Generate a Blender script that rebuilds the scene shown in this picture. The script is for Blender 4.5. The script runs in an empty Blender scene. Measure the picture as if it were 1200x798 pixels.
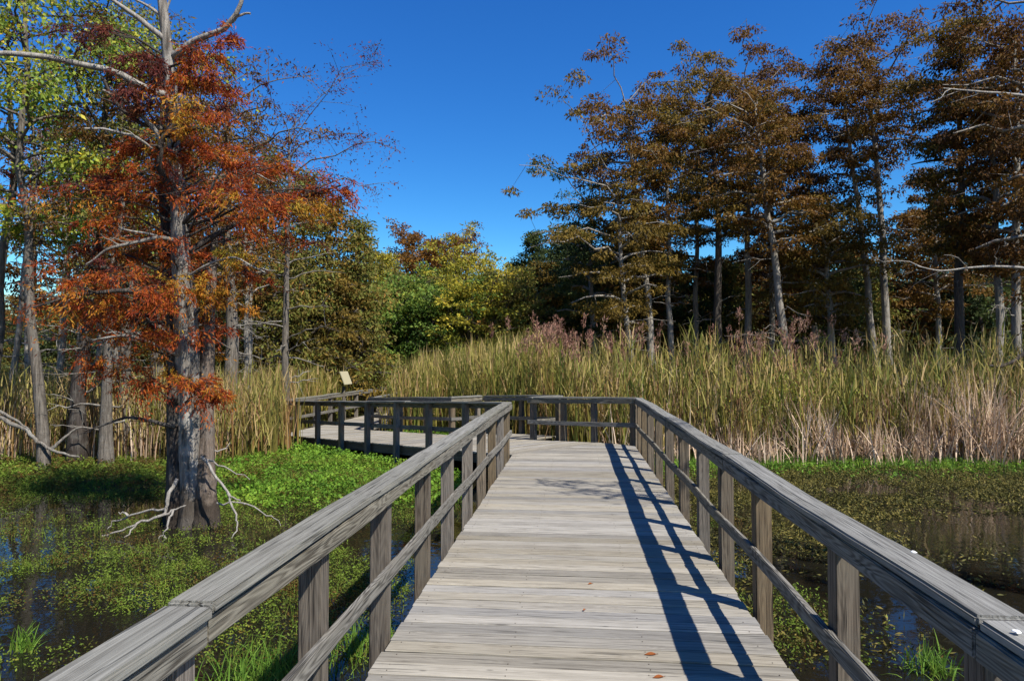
import bpy, bmesh, math, random
import numpy as np
from mathutils import Vector, Matrix

SC = bpy.context.scene
COL = SC.collection
R = math.radians
# ------------------------------------------------------------------ camera, world, sun
YAW, PITCH, EYE = R(5.28), R(1.58), 2.35
DECK = 0.55                                       # deck above the water (water = 0)
cam_d = bpy.data.cameras.new('camera'); cam = bpy.data.objects.new('camera', cam_d); COL.objects.link(cam)
cam_d.sensor_width = 36; cam_d.lens = 24; cam_d.clip_end = 2000; cam_d.clip_start = 0.05
cam.location = (0, 0, EYE); cam.rotation_euler = (R(90) + PITCH, 0, YAW)
SC.camera = cam
SUN_AZ = R(130); SUN_EL = R(51)                   # azimuth clockwise from +Y
w = bpy.data.worlds.new('World'); SC.world = w; w.use_nodes = True
nt = w.node_tree; bg = nt.nodes['Background']
sky = nt.nodes.new('ShaderNodeTexSky'); sky.sky_type = 'NISHITA'; sky.sun_disc = False
sky.sun_elevation = SUN_EL; sky.sun_rotation = SUN_AZ
sky.altitude = 0; sky.air_density = 1.0; sky.dust_density = 0.0; sky.ozone_density = 1.0
# deep polarised blue: raise the colour ratios of the physical sky, everywhere alike
sp = nt.nodes.new('ShaderNodeSeparateColor'); cb = nt.nodes.new('ShaderNodeCombineColor'); nt.links.new(sky.outputs[0], sp.inputs[0])
for k, g in ((0, 3.0), (1, 2.3)):
    dv = nt.nodes.new('ShaderNodeMath'); dv.operation = 'DIVIDE'; nt.links.new(sp.outputs[k], dv.inputs[0]); nt.links.new(sp.outputs[2], dv.inputs[1])
    pw = nt.nodes.new('ShaderNodeMath'); pw.operation = 'POWER'; nt.links.new(dv.outputs[0], pw.inputs[0]); pw.inputs[1].default_value = g
    ml = nt.nodes.new('ShaderNodeMath'); ml.operation = 'MULTIPLY'; nt.links.new(pw.outputs[0], ml.inputs[0]); nt.links.new(sp.outputs[2], ml.inputs[1]); nt.links.new(ml.outputs[0], cb.inputs[k])
nt.links.new(sp.outputs[2], cb.inputs[2]); nt.links.new(cb.outputs[0], bg.inputs['Color']); bg.inputs['Strength'].default_value = 0.09
sl = bpy.data.lights.new('sun', 'SUN'); sl.energy = 5.0; sl.angle = R(0.5); sl.color = (1, 0.95, 0.87)
so = bpy.data.objects.new('sun', sl); COL.objects.link(so); so.location = (20, -20, 40)
sd = Vector((math.sin(SUN_AZ) * math.cos(SUN_EL), math.cos(SUN_AZ) * math.cos(SUN_EL), math.sin(SUN_EL)))
so.rotation_euler = (-sd).to_track_quat('-Z', 'Y').to_euler()
SC.view_settings.view_transform = 'Standard'; SC.view_settings.look = 'None'
SC.view_settings.exposure = 0.9; SC.view_settings.gamma = 1
try:
    SC.cycles.max_bounces = 6; SC.cycles.transparent_max_bounces = 8
except Exception: pass

F = np.array([-math.sin(YAW), math.cos(YAW)]); RT = np.array([math.cos(YAW), math.sin(YAW)])
def P(px, py, z):
    """photograph pixel at a distance z metres ahead -> world point (survey helper)"""
    xc = (px - 600) / 800 * z; yc = (399 - py) / 800 * z
    f = z * math.cos(PITCH) - yc * math.sin(PITCH); h = z * math.sin(PITCH) + yc * math.cos(PITCH)
    q = RT * xc + F * f
    return np.array([q[0], q[1], EYE + h])
def G2(px, z):
    q = RT * ((px - 600) / 800 * z) + F * z
    return float(q[0]), float(q[1])
def to_cam(x, y):
    return x * RT[0] + y * RT[1], x * F[0] + y * F[1]          # lateral, depth

# ------------------------------------------------------------------ noise
def _hash(ix, iy, s):
    n = (ix * 374761393 + iy * 668265263 + s * 974634777) & 0x7fffffff
    n = ((n ^ (n >> 13)) * 1274126177) & 0x7fffffff
    return ((n ^ (n >> 16)) & 0xffff) / 65535.0
def vnoise(x, y, s=0):
    x = np.asarray(x, float); y = np.asarray(y, float)
    ix = np.floor(x).astype(np.int64); iy = np.floor(y).astype(np.int64)
    fx = x - ix; fy = y - iy; fx = fx * fx * (3 - 2 * fx); fy = fy * fy * (3 - 2 * fy)
    a = _hash(ix, iy, s); b = _hash(ix + 1, iy, s); c = _hash(ix, iy + 1, s); d = _hash(ix + 1, iy + 1, s)
    return a + (b - a) * fx + (c - a) * fy + (a - b - c + d) * fx * fy
def fbm(x, y, s=0, o=3):
    t = 0; amp = .5; tot = 0
    for k in range(o):
        t = t + amp * vnoise(np.asarray(x) * 2 ** k, np.asarray(y) * 2 ** k, s + k); tot += amp; amp *= .5
    return t / tot
def sstep(a, b, x):
    t = np.clip((np.asarray(x, float) - a) / (b - a), 0, 1); return t * t * (3 - 2 * t)

# ------------------------------------------------------------------ objects
def put(name, data, parent=None, **kw):
    o = bpy.data.objects.new(name, data); COL.objects.link(o)
    if parent: o.parent = parent
    for k, v in kw.items(): o[k] = v
    return o
def thing(name, label, cat, loc=(0, 0, 0), group=None):
    o = put(name, None, None, label=label, category=cat); o.location = loc
    o.empty_display_size = .2
    if group: o['group'] = group
    return o
def mesh_np(name, V, Q, mat, smooth=False):
    """V (n,3); Q (m,4) quads or a list of such / tris"""
    me = bpy.data.meshes.new(name)
    V = np.ascontiguousarray(V, dtype=np.float32); Q = np.ascontiguousarray(Q, dtype=np.int32)
    k = Q.shape[1]
    me.vertices.add(len(V)); me.vertices.foreach_set('co', V.ravel())
    me.loops.add(Q.size); me.loops.foreach_set('vertex_index', Q.ravel())
    me.polygons.add(len(Q)); me.polygons.foreach_set('loop_start', np.arange(0, Q.size, k, dtype=np.int32))
    try: me.polygons.foreach_set('loop_total', np.full(len(Q), k, dtype=np.int32))
    except Exception: pass
    if smooth: me.polygons.foreach_set('use_smooth', np.ones(len(Q), dtype=bool))
    me.materials.append(mat); me.update(calc_edges=True); me.validate()
    return me
class Geo:
    def __init__(s): s.v = []; s.q = []; s.n = 0
    def add(s, V, Q):
        s.v.append(np.asarray(V, float)); s.q.append(np.asarray(Q, int) + s.n); s.n += len(V)
    def tube(s, pts, rad, seg=6, flute=0, seed=0):
        pts = np.asarray(pts, float); n = len(pts); rad = np.asarray(rad, float)
        tan = np.gradient(pts, axis=0); tan /= np.linalg.norm(tan, axis=1)[:, None] + 1e-9
        up = np.where(np.abs(tan[:, 2:3]) > .9, np.array([[1., 0, 0]]), np.array([[0, 0, 1.]]))
        ref = up[n // 2]; a = ref[None] - tan * (tan @ ref)[:, None]
        a /= np.linalg.norm(a, axis=1)[:, None] + 1e-9; b = np.cross(tan, a)
        th = np.arange(seg) / seg * 2 * math.pi
        rr = rad[:, None] * np.ones((1, seg))
        if flute:
            fl = np.linspace(1, 0, n)[:, None] ** 1.2
            rr = rr * (1 + flute * (.25 + fl) * (np.cos(th * 5 + seed)[None] * .5 + np.cos(th * 3 + 1.3 * seed)[None] * .35 + np.cos(th * 8 + seed * 2 + np.linspace(0, 2, n)[:, None]) * .2))
        V = pts[:, None] + rr[..., None] * (np.cos(th)[None, :, None] * a[:, None] + np.sin(th)[None, :, None] * b[:, None])
        i = np.arange(n - 1)[:, None] * seg; j = np.arange(seg)[None]; j2 = (j + 1) % seg
        Q = np.stack([i + j, i + j2, i + seg + j2, i + seg + j], -1).reshape(-1, 4)
        s.add(V.reshape(-1, 3), Q)
    def box(s, c, d):
        c = np.array(c, float); d = np.array(d, float) / 2
        V = np.array([[x, y, z] for x in (-1, 1) for y in (-1, 1) for z in (-1, 1)]) * d + c
        s.add(V, [[0, 1, 3, 2], [4, 6, 7, 5], [0, 4, 5, 1], [2, 3, 7, 6], [0, 2, 6, 4], [1, 5, 7, 3]])
    def arrays(s): return np.concatenate(s.v), np.concatenate(s.q)
    def build(s, name, mat, parent=None, smooth=False, **kw):
        V, Q = s.arrays(); return put(name, mesh_np(name, V, Q, mat, smooth), parent, **kw)
def leaf_arrays(p, d, L, W, rng):
    """rhombic leaves: base p, unit axis d, lengths L, half widths W"""
    n = len(p); r = rng.normal(size=(n, 3)); wv = np.cross(d, r); wv /= np.linalg.norm(wv, axis=1)[:, None] + 1e-9
    L = L[:, None]; W = W[:, None]
    V = np.stack([p, p + d * L * .45 + wv * W, p + d * L, p + d * L * .45 - wv * W], 1).reshape(-1, 3)
    Q = np.arange(4 * n).reshape(-1, 4)
    return V, Q
def unit(a): return a / (np.linalg.norm(a, axis=-1, keepdims=True) + 1e-9)
def ribbons(base, h, lean, bend, wid, rng, k=4):
    """grass blades: base (n,3), height, lean (n,2) tip offset, bend exponent; flat tapering strips"""
    n = len(base); s = np.linspace(0, 1, k + 1)[None, :, None]
    off = np.concatenate([lean[:, None, :] * s ** bend, np.zeros((n, k + 1, 1))], -1)
    drop = (np.linalg.norm(lean, axis=1) ** 2 / (h + .05) * .45)[:, None, None] * s[..., 0:1] ** 3
    ctr = base[:, None] + off; ctr[..., 2:3] += h[:, None, None] * s - drop
    a = rng.uniform(0, math.pi, n); wv = np.stack([np.cos(a), np.sin(a), 0 * a], 1)[:, None]
    ww = wid[:, None, None] * (1 - s ** 1.8 * .92)
    V = np.stack([ctr - wv * ww, ctr + wv * ww], 2).reshape(-1, 3)
    i = (np.arange(n)[:, None] * (k + 1) + np.arange(k)[None]) * 2
    Q = np.stack([i, i + 1, i + 3, i + 2], -1).reshape(-1, 4)
    return V, Q

# ------------------------------------------------------------------ materials
def new_mat(name):
    m = bpy.data.materials.new(name); m.use_nodes = True
    n = m.node_tree.nodes; p = n['Principled BSDF']
    return m, n, m.node_tree.links, p
def ramp(n, stops):
    r = n.new('ShaderNodeValToRGB'); e = r.color_ramp.elements
    while len(e) < len(stops): e.new(.5)
    for k, (pos, c) in enumerate(stops): e[k].position = pos; e[k].color = (*c, 1)
    return r
GAIN = 0.80
def leaf_mat(name, stops, scale=.7, trans=.35, isl=.45, rough=.7, gain=1.0, zs=1.0):
    """per-leaf and per-clump colour variety; thin translucent leaf"""
    m, n, l, p = new_mat(name)
    tc = n.new('ShaderNodeTexCoord'); nz = n.new('ShaderNodeTexNoise'); nz.inputs['Scale'].default_value = scale; nz.inputs['Detail'].default_value = 3
    mpz = n.new('ShaderNodeMapping'); mpz.inputs['Scale'].default_value = (1, 1, zs); l.new(tc.outputs['Object'], mpz.inputs['Vector']); l.new(mpz.outputs[0], nz.inputs['Vector'])
    mr = n.new('ShaderNodeMapRange'); mr.inputs[1].default_value = .3; mr.inputs[2].default_value = .7; l.new(nz.outputs['Fac'], mr.inputs[0])
    ge = n.new('ShaderNodeNewGeometry'); mx = n.new('ShaderNodeMix'); mx.data_type = 'FLOAT'; mx.inputs[0].default_value = isl
    l.new(mr.outputs[0], mx.inputs[2]); l.new(ge.outputs['Random Per Island'], mx.inputs[3])
    r = ramp(n, [(a, tuple(min(.8, v * GAIN * gain) for v in c)) for a, c in stops]); l.new(mx.outputs[0], r.inputs[0])
    l.new(r.outputs[0], p.inputs['Base Color']); p.inputs['Roughness'].default_value = rough
    p.inputs['Specular IOR Level'].default_value = .2
    tr = n.new('ShaderNodeBsdfTranslucent'); l.new(r.outputs[0], tr.inputs['Color'])
    ms = n.new('ShaderNodeMixShader'); ms.inputs[0].default_value = trans
    l.new(p.outputs[0], ms.inputs[1]); l.new(tr.outputs[0], ms.inputs[2])
    l.new(ms.outputs[0], n['Material Output'].inputs['Surface'])
    return m
def wood_mat(name, lo, hi, var=.35, grain=26, stain=(.5, .5, .48), bump=.35, along=1.4, wave=.22):
    m, n, l, p = new_mat(name)
    tc = n.new('ShaderNodeTexCoord'); oi = n.new('ShaderNodeObjectInfo')
    off = n.new('ShaderNodeVectorMath'); off.operation = 'SCALE'; off.inputs[0].default_value = (37, 17, 23); l.new(oi.outputs['Random'], off.inputs['Scale'])
    ad = n.new('ShaderNodeVectorMath'); ad.operation = 'ADD'; l.new(tc.outputs['Object'], ad.inputs[0]); l.new(off.outputs[0], ad.inputs[1])
    mp = n.new('ShaderNodeMapping'); mp.inputs['Scale'].default_value = (along, grain, grain); l.new(ad.outputs[0], mp.inputs['Vector'])
    nz = n.new('ShaderNodeTexNoise'); nz.inputs['Scale'].default_value = 1; nz.inputs['Detail'].default_value = 6; nz.inputs['Roughness'].default_value = .65; nz.inputs['Distortion'].default_value = 1.2
    l.new(mp.outputs[0], nz.inputs['Vector'])
    mp2 = n.new('ShaderNodeMapping'); mp2.inputs['Scale'].default_value = (along * .8, 10, 10); l.new(ad.outputs[0], mp2.inputs['Vector'])
    wn = n.new('ShaderNodeTexNoise'); wn.inputs['Scale'].default_value = 1; wn.inputs['Detail'].default_value = 1.5; l.new(mp2.outputs[0], wn.inputs['Vector'])
    wm = n.new('ShaderNodeMath'); wm.operation = 'MULTIPLY'; wm.inputs[1].default_value = 120; l.new(wn.outputs['Fac'], wm.inputs[0])
    wsn = n.new('ShaderNodeMath'); wsn.operation = 'SINE'; l.new(wm.outputs[0], wsn.inputs[0])
    wv = n.new('ShaderNodeMapRange'); wv.inputs[1].default_value = -1; wv.inputs[3].default_value = .12; wv.inputs[4].default_value = .88; l.new(wsn.outputs[0], wv.inputs[0])
    mx = n.new('ShaderNodeMix'); mx.data_type = 'FLOAT'; mx.inputs[0].default_value = wave; l.new(nz.outputs['Fac'], mx.inputs[2]); l.new(wv.outputs[0], mx.inputs[3])
    r = ramp(n, [(.36, lo), (.62, hi)]); l.new(mx.outputs[0], r.inputs[0])
    # weather blotches
    nb = n.new('ShaderNodeTexNoise'); nb.inputs['Scale'].default_value = 3.2; nb.inputs['Detail'].default_value = 5; l.new(ad.outputs[0], nb.inputs['Vector'])
    mb = n.new('ShaderNodeMapRange'); mb.inputs[1].default_value = .42; mb.inputs[2].default_value = .72; mb.inputs[4].default_value = .55; l.new(nb.outputs['Fac'], mb.inputs[0])
    m2 = n.new('ShaderNodeMix'); m2.data_type = 'RGBA'; l.new(mb.outputs[0], m2.inputs[0]); l.new(r.outputs[0], m2.inputs[6]); m2.inputs[7].default_value = (*stain, 1)
    # board-to-board value
    vr = n.new('ShaderNodeMapRange'); vr.inputs[3].default_value = 1 - var; vr.inputs[4].default_value = 1 + var * .6; l.new(oi.outputs['Random'], vr.inputs[0])
    hs = n.new('ShaderNodeHueSaturation'); l.new(vr.outputs[0], hs.inputs['Value']); l.new(m2.outputs[2], hs.inputs['Color'])
    rs = n.new('ShaderNodeMath'); rs.operation = 'FRACT'; r7 = n.new('ShaderNodeMath'); r7.operation = 'MULTIPLY'; r7.inputs[1].default_value = 7.31
    l.new(oi.outputs['Random'], r7.inputs[0]); l.new(r7.outputs[0], rs.inputs[0])
    sr = n.new('ShaderNodeMapRange'); sr.inputs[3].default_value = .55; sr.inputs[4].default_value = 1.35; l.new(rs.outputs[0], sr.inputs[0]); l.new(sr.outputs[0], hs.inputs['Saturation'])
    # fine drying cracks
    mp3 = n.new('ShaderNodeMapping'); mp3.inputs['Scale'].default_value = (2.2, 70, 70); l.new(ad.outputs[0], mp3.inputs['Vector'])
    nc = n.new('ShaderNodeTexNoise'); nc.inputs['Scale'].default_value = 1; nc.inputs['Detail'].default_value = 2; l.new(mp3.outputs[0], nc.inputs['Vector'])
    cr = n.new('ShaderNodeMapRange'); cr.inputs[1].default_value = .60; cr.inputs[2].default_value = .68; cr.inputs[3].default_value = 1; cr.inputs[4].default_value = .38; l.new(nc.outputs['Fac'], cr.inputs[0])
    mu = n.new('ShaderNodeMix'); mu.data_type = 'RGBA'; mu.blend_type = 'MULTIPLY'; mu.inputs[0].default_value = 1; l.new(hs.outputs[0], mu.inputs[6])
    cc = n.new('ShaderNodeCombineColor')
    for k in range(3): l.new(cr.outputs[0], cc.inputs[k])
    l.new(cc.outputs[0], mu.inputs[7])
    mk_ = n.new('ShaderNodeMapping'); mk_.inputs['Scale'].default_value = (2.6, 7, 7); l.new(ad.outputs[0], mk_.inputs['Vector'])
    vo = n.new('ShaderNodeTexVoronoi'); vo.inputs['Scale'].default_value = 1; l.new(mk_.outputs[0], vo.inputs['Vector'])
    km = n.new('ShaderNodeMapRange'); km.inputs[1].default_value = .03; km.inputs[2].default_value = .08; km.inputs[3].default_value = .5; km.inputs[4].default_value = 1; l.new(vo.outputs['Distance'], km.inputs[0])
    mn = n.new('ShaderNodeMath'); mn.operation = 'MULTIPLY'; l.new(cr.outputs[0], mn.inputs[0]); l.new(km.outputs[0], mn.inputs[1])
    for k in range(3): l.new(mn.outputs[0], cc.inputs[k])
    l.new(mu.outputs[2], p.inputs['Base Color']); p.inputs['Roughness'].default_value = .82; p.inputs['Specular IOR Level'].default_value = .25
    b = n.new('ShaderNodeBump'); b.inputs['Strength'].default_value = bump; b.inputs['Distance'].default_value = .004
    sm = n.new('ShaderNodeMath'); sm.operation = 'ADD'; l.new(mx.outputs[0], sm.inputs[0]); l.new(cr.outputs[0], sm.inputs[1])
    l.new(sm.outputs[0], b.inputs['Height']); l.new(b.outputs[0], p.inputs['Normal'])
    return m
def bark_mat(name, lo, hi, lichen=(.5, .5, .46), lich=.35, sc=1.0):
    m, n, l, p = new_mat(name)
    tc = n.new('ShaderNodeTexCoord'); mp = n.new('ShaderNodeMapping'); mp.inputs['Scale'].default_value = (14 * sc, 14 * sc, 1.3 * sc); l.new(tc.outputs['Object'], mp.inputs['Vector'])
    nz = n.new('ShaderNodeTexNoise'); nz.inputs['Scale'].default_value = 1.6; nz.inputs['Detail'].default_value = 7; nz.inputs['Roughness'].default_value = .7; l.new(mp.outputs[0], nz.inputs['Vector'])
    r = ramp(n, [(.34, lo), (.66, hi)]); l.new(nz.outputs['Fac'], r.inputs[0])
    n2 = n.new('ShaderNodeTexNoise'); n2.inputs['Scale'].default_value = 4 * sc; n2.inputs['Detail'].default_value = 6; l.new(tc.outputs['Object'], n2.inputs['Vector'])
    mr = n.new('ShaderNodeMapRange'); mr.inputs[1].default_value = .52; mr.inputs[2].default_value = .66; mr.inputs[4].default_value = lich; l.new(n2.outputs['Fac'], mr.inputs[0])
    mx = n.new('ShaderNodeMix'); mx.data_type = 'RGBA'; l.new(mr.outputs[0], mx.inputs[0]); l.new(r.outputs[0], mx.inputs[6]); mx.inputs[7].default_value = (*lichen, 1)
    l.new(mx.outputs[2], p.inputs['Base Color']); p.inputs['Roughness'].default_value = .9; p.inputs['Specular IOR Level'].default_value = .15
    b = n.new('ShaderNodeBump'); b.inputs['Strength'].default_value = 1.0; b.inputs['Distance'].default_value = .06; l.new(nz.outputs['Fac'], b.inputs['Height']); l.new(b.outputs[0], p.inputs['Normal'])
    return m
def stain(m, top=.42):
    """ragged flood-water mark on the flooded base of a trunk"""
    n, l = m.node_tree.nodes, m.node_tree.links; p = n['Principled BSDF']; src = p.inputs['Base Color'].links[0].from_socket
    tc = n.new('ShaderNodeTexCoord'); sp = n.new('ShaderNodeSeparateXYZ'); l.new(tc.outputs['Object'], sp.inputs[0])
    nz = n.new('ShaderNodeTexNoise'); nz.inputs['Scale'].default_value = 5; nz.inputs['Detail'].default_value = 5; l.new(tc.outputs['Object'], nz.inputs['Vector'])
    md = n.new('ShaderNodeMath'); md.operation = 'MULTIPLY_ADD'; l.new(nz.outputs['Fac'], md.inputs[0]); md.inputs[1].default_value = 1.3; l.new(sp.outputs[2], md.inputs[2])
    mr = n.new('ShaderNodeMapRange'); l.new(md.outputs[0], mr.inputs[0]); mr.inputs[1].default_value = top + .6; mr.inputs[2].default_value = top + .78; mr.inputs[3].default_value = .85; mr.inputs[4].default_value = 0
    mx = n.new('ShaderNodeMix'); mx.data_type = 'RGBA'; l.new(mr.outputs[0], mx.inputs[0]); l.new(src, mx.inputs[6]); mx.inputs[7].default_value = (.035, .027, .02, 1); l.new(mx.outputs[2], p.inputs['Base Color'])
def plain(name, c, rough=.8, spec=.3, metal=0):
    m, n, l, p = new_mat(name); p.inputs['Base Color'].default_value = (*c, 1); p.inputs['Roughness'].default_value = rough
    p.inputs['Specular IOR Level'].default_value = spec; p.inputs['Metallic'].default_value = metal
    nz = n.new('ShaderNodeTexNoise'); nz.inputs['Scale'].default_value = 60; r = ramp(n, [(.3, tuple(x * .75 for x in c)), (.7, tuple(min(1, x * 1.15) for x in c))])
    l.new(nz.outputs['Fac'], r.inputs[0]); l.new(r.outputs[0], p.inputs['Base Color'])
    return m

M = {}
M['plank'] = wood_mat('weathered_plank', (.142, .127, .102), (.288, .265, .220), var=.30, stain=(.246, .230, .194), grain=58, wave=.07, along=1.6)
M['rail'] = wood_mat('weathered_rail', (.048, .042, .033), (.185, .172, .143), var=.14, stain=(.135, .125, .102), bump=1.0, grain=60, wave=.26, along=1.1)
M['cap'] = wood_mat('weathered_cap', (.085, .080, .066), (.222, .216, .188), var=.14, stain=(.17, .168, .144), bump=1.0, grain=60, wave=.04, along=1.3)
M['post'] = wood_mat('weathered_post', (.055, .042, .030), (.172, .138, .098), var=.26, stain=(.142, .124, .092), bump=.9, grain=60, wave=.12, along=1.2)
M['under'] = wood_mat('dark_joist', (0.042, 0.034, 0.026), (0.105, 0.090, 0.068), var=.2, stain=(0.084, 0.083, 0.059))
M['nail'] = plain('rusty_nail', (.06, .045, .035), .6)
M['white'] = plain('bird_lime', (.78, .78, .75), .9)
M['sign_panel'] = plain('sign_panel_paint', (.34, .31, .20), .6)
M['bark'] = bark_mat('grey_cypress_bark', (0.041, 0.033, 0.027), (0.222, 0.196, 0.167), lich=.4, lichen=(0.296, 0.281, 0.252))
M['bark_light'] = bark_mat('pale_cypress_bark', (.05, .042, .034), (.32, .292, .25), lich=.8, lichen=(.42, .395, .35), sc=.8)
M['bark_stand'] = bark_mat('stand_cypress_bark', (.09, .078, .064), (.33, .30, .25), lich=.35, lichen=(.36, .34, .29))
M['bark_dark'] = bark_mat('dark_wet_bark', (0.022, 0.018, 0.015), (0.089, 0.074, 0.063), lich=.35, lichen=(0.185, 0.178, 0.155))
M['bark_brown'] = bark_mat('brown_cypress_bark', (0.074, 0.056, 0.041), (0.200, 0.159, 0.126), lich=.3, lichen=(0.266, 0.252, 0.222))
M['bark_far'] = bark_mat('pale_far_bark', (0.052, 0.043, 0.035), (0.185, 0.163, 0.133), lich=.3, lichen=(0.244, 0.229, 0.200))
M['bark_far_dark'] = bark_mat('dark_far_bark', (0.037, 0.031, 0.026), (0.118, 0.100, 0.081), lich=.15, lichen=(0.148, 0.141, 0.126))
M['deadwood'] = bark_mat('bleached_deadwood', (0.192, 0.174, 0.148), (0.370, 0.344, 0.303), lich=.2, lichen=(0.296, 0.296, 0.266))
M['deadwood_grey'] = bark_mat('grey_deadwood', (0.089, 0.078, 0.065), (0.244, 0.222, 0.189), lich=.3)
M['rust'] = leaf_mat('rust_red_cypress_leaf', [(.1, (.085, .012, .008)), (.36, (.23, .036, .010)), (.60, (.41, .085, .012)), (.80, (.44, .165, .016)), (.95, (.16, .13, .02))], scale=1.6, trans=.42, gain=1.15)
M['maroon'] = leaf_mat('maroon_leaf', [(.2, (.05, .012, .012)), (.6, (.13, .028, .018)), (.9, (.2, .07, .02))], scale=1.2, gain=1.20)
M['brown'] = leaf_mat('brown_cypress_leaf', [(.15, (.05, .022, .007)), (.4, (.14, .064, .012)), (.65, (.20, .105, .016)), (.9, (.12, .10, .018))], scale=.45, gain=1.05)
M['brown2'] = leaf_mat('rusty_brown_cypress_leaf', [(.15, (.05, .022, .007)), (.5, (.14, .062, .012)), (.9, (.19, .105, .016))], scale=.45, gain=0.92)
M['olive'] = leaf_mat('olive_cypress_leaf', [(.15, (.04, .032, .007)), (.45, (.12, .078, .013)), (.7, (.17, .112, .017)), (.92, (.085, .085, .016))], scale=.4, gain=1.40)
M['darkgreen'] = leaf_mat('dark_green_leaf', [(.15, (.010, .016, .005)), (.5, (.028, .042, .012)), (.85, (.05, .058, .014))], scale=.35, gain=2.20)
M['brush'] = leaf_mat('brown_green_leaf', [(.15, (.03, .022, .006)), (.4, (.07, .055, .012)), (.65, (.055, .07, .013)), (.9, (.13, .062, .014))], scale=.5, gain=3.00)
M['green'] = leaf_mat('mid_green_leaf', [(.15, (.02, .04, .008)), (.5, (.06, .095, .016)), (.88, (.12, .13, .018))], scale=.4, gain=3.00)
M['yellowgreen'] = leaf_mat('yellow_green_leaf', [(.12, (.035, .07, .012)), (.45, (.11, .155, .02)), (.72, (.22, .21, .025)), (.93, (.36, .27, .02))], scale=.8, trans=.4, rough=.5, gain=2.30)
M['yellow'] = leaf_mat('yellowing_leaf', [(.15, (.07, .08, .012)), (.5, (.16, .15, .016)), (.88, (.27, .19, .02))], scale=.4, gain=2.30)
M['orange'] = leaf_mat('orange_autumn_leaf', [(.15, (.07, .03, .008)), (.5, (.17, .075, .014)), (.88, (.25, .13, .018))], scale=.4, gain=1.25)
M['reed'] = leaf_mat('reed_blade', [(.06, (.05, .038, .016)), (.26, (.11, .10, .022)), (.46, (.22, .19, .045)), (.66, (.22, .105, .04)), (.92, (.44, .33, .17))], scale=1.5, zs=.25, isl=0.40, trans=.3, gain=1.25)
M['reed_leaf'] = leaf_mat('reed_side_leaf', [(.06, (.045, .05, .014)), (.26, (.13, .14, .028)), (.46, (.27, .23, .06)), (.68, (.40, .29, .13)), (.92, (.22, .10, .05))], scale=1.5, zs=.25, isl=0.45, trans=.3, gain=1.35)
M['reed_green'] = leaf_mat('green_reed_blade', [(.1, (.045, .075, .014)), (.4, (.125, .145, .024)), (.68, (.26, .215, .045)), (.95, (.34, .22, .08))], scale=1.5, zs=.25, isl=0.35, trans=.3, gain=1.20)
M['deadreed'] = leaf_mat('dead_tan_reed', [(.1, (.12, .075, .045)), (.45, (.29, .20, .13)), (.75, (.41, .31, .22)), (.97, (.50, .41, .33))], scale=1.5, zs=.25, isl=.7, trans=.2, gain=1.80)
M['plume'] = leaf_mat('pink_brown_plume', [(.1, (.15, .07, .05)), (.5, (.27, .14, .10)), (.9, (.36, .25, .16))], scale=.8, trans=.35, gain=1.20)
M['mat_leaf'] = leaf_mat('bright_mat_leaf', [(.1, (.04, .09, .008)), (.5, (.095, .19, .016)), (.85, (.17, .25, .024))], scale=.8, trans=.3, gain=1.50)
M['marsh_leaf'] = leaf_mat('marsh_leaf', [(.06, (.12, .04, .012)), (.3, (.10, .07, .014)), (.5, (.09, .13, .016)), (.75, (.16, .24, .025)), (.95, (.24, .18, .03))], scale=1.5, isl=.35, trans=.3, gain=1.15)
M['grass'] = leaf_mat('bright_grass', [(.1, (.05, .10, .012)), (.5, (.10, .20, .022)), (.9, (.20, .25, .04))], scale=1.5, trans=.35, gain=1.30)
M['marsh_blade'] = leaf_mat('marsh_blade', [(.08, (.09, .06, .02)), (.35, (.09, .14, .018)), (.65, (.14, .22, .026)), (.92, (.27, .24, .06))], scale=.8, isl=.5, trans=.3, gain=1.25)
M['debris'] = leaf_mat('floating_debris', [(.1, (.03, .03, .008)), (.4, (.075, .075, .014)), (.7, (.15, .125, .022)), (.95, (.26, .20, .05))], scale=.7, isl=.7, trans=.1)
M['twig_leaf'] = leaf_mat('fallen_leaf_rust', [(.1, (.25, .07, .02)), (.9, (.4, .13, .03))], scale=3)

def water_mat():
    m, n, l, p = new_mat('dark_swamp_water')
    p.inputs['Base Color'].default_value = (.008, .0075, .005, 1); p.inputs['Roughness'].default_value = .035; p.inputs['IOR'].default_value = 1.33
    tc = n.new('ShaderNodeTexCoord'); nz = n.new('ShaderNodeTexNoise'); nz.inputs['Scale'].default_value = 2.2; nz.inputs['Detail'].default_value = 3; l.new(tc.outputs['Object'], nz.inputs['Vector'])
    b = n.new('ShaderNodeBump'); b.inputs['Strength'].default_value = .12; b.inputs['Distance'].default_value = .04; l.new(nz.outputs['Fac'], b.inputs['Height']); l.new(b.outputs[0], p.inputs['Normal'])
    # thin film of algae in drifts
    n2 = n.new('ShaderNodeTexNoise'); n2.inputs['Scale'].default_value = .8; n2.inputs['Detail'].default_value = 8; n2.inputs['Roughness'].default_value = .7; l.new(tc.outputs['Object'], n2.inputs['Vector'])
    mr = n.new('ShaderNodeMapRange'); mr.inputs[1].default_value = .58; mr.inputs[2].default_value = .66; mr.inputs[4].default_value = .45; l.new(n2.outputs['Fac'], mr.inputs[0])
    r = ramp(n, [(0, (.008, .0075, .005)), (1, (.038, .034, .010))]); l.new(mr.outputs[0], r.inputs[0]); l.new(r.outputs[0], p.inputs['Base Color'])
    r2 = n.new('ShaderNodeMapRange'); r2.inputs[3].default_value = .03; r2.inputs[4].default_value = .5; l.new(mr.outputs[0], r2.inputs[0]); l.new(r2.outputs[0], p.inputs['Roughness'])
    return m
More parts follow.
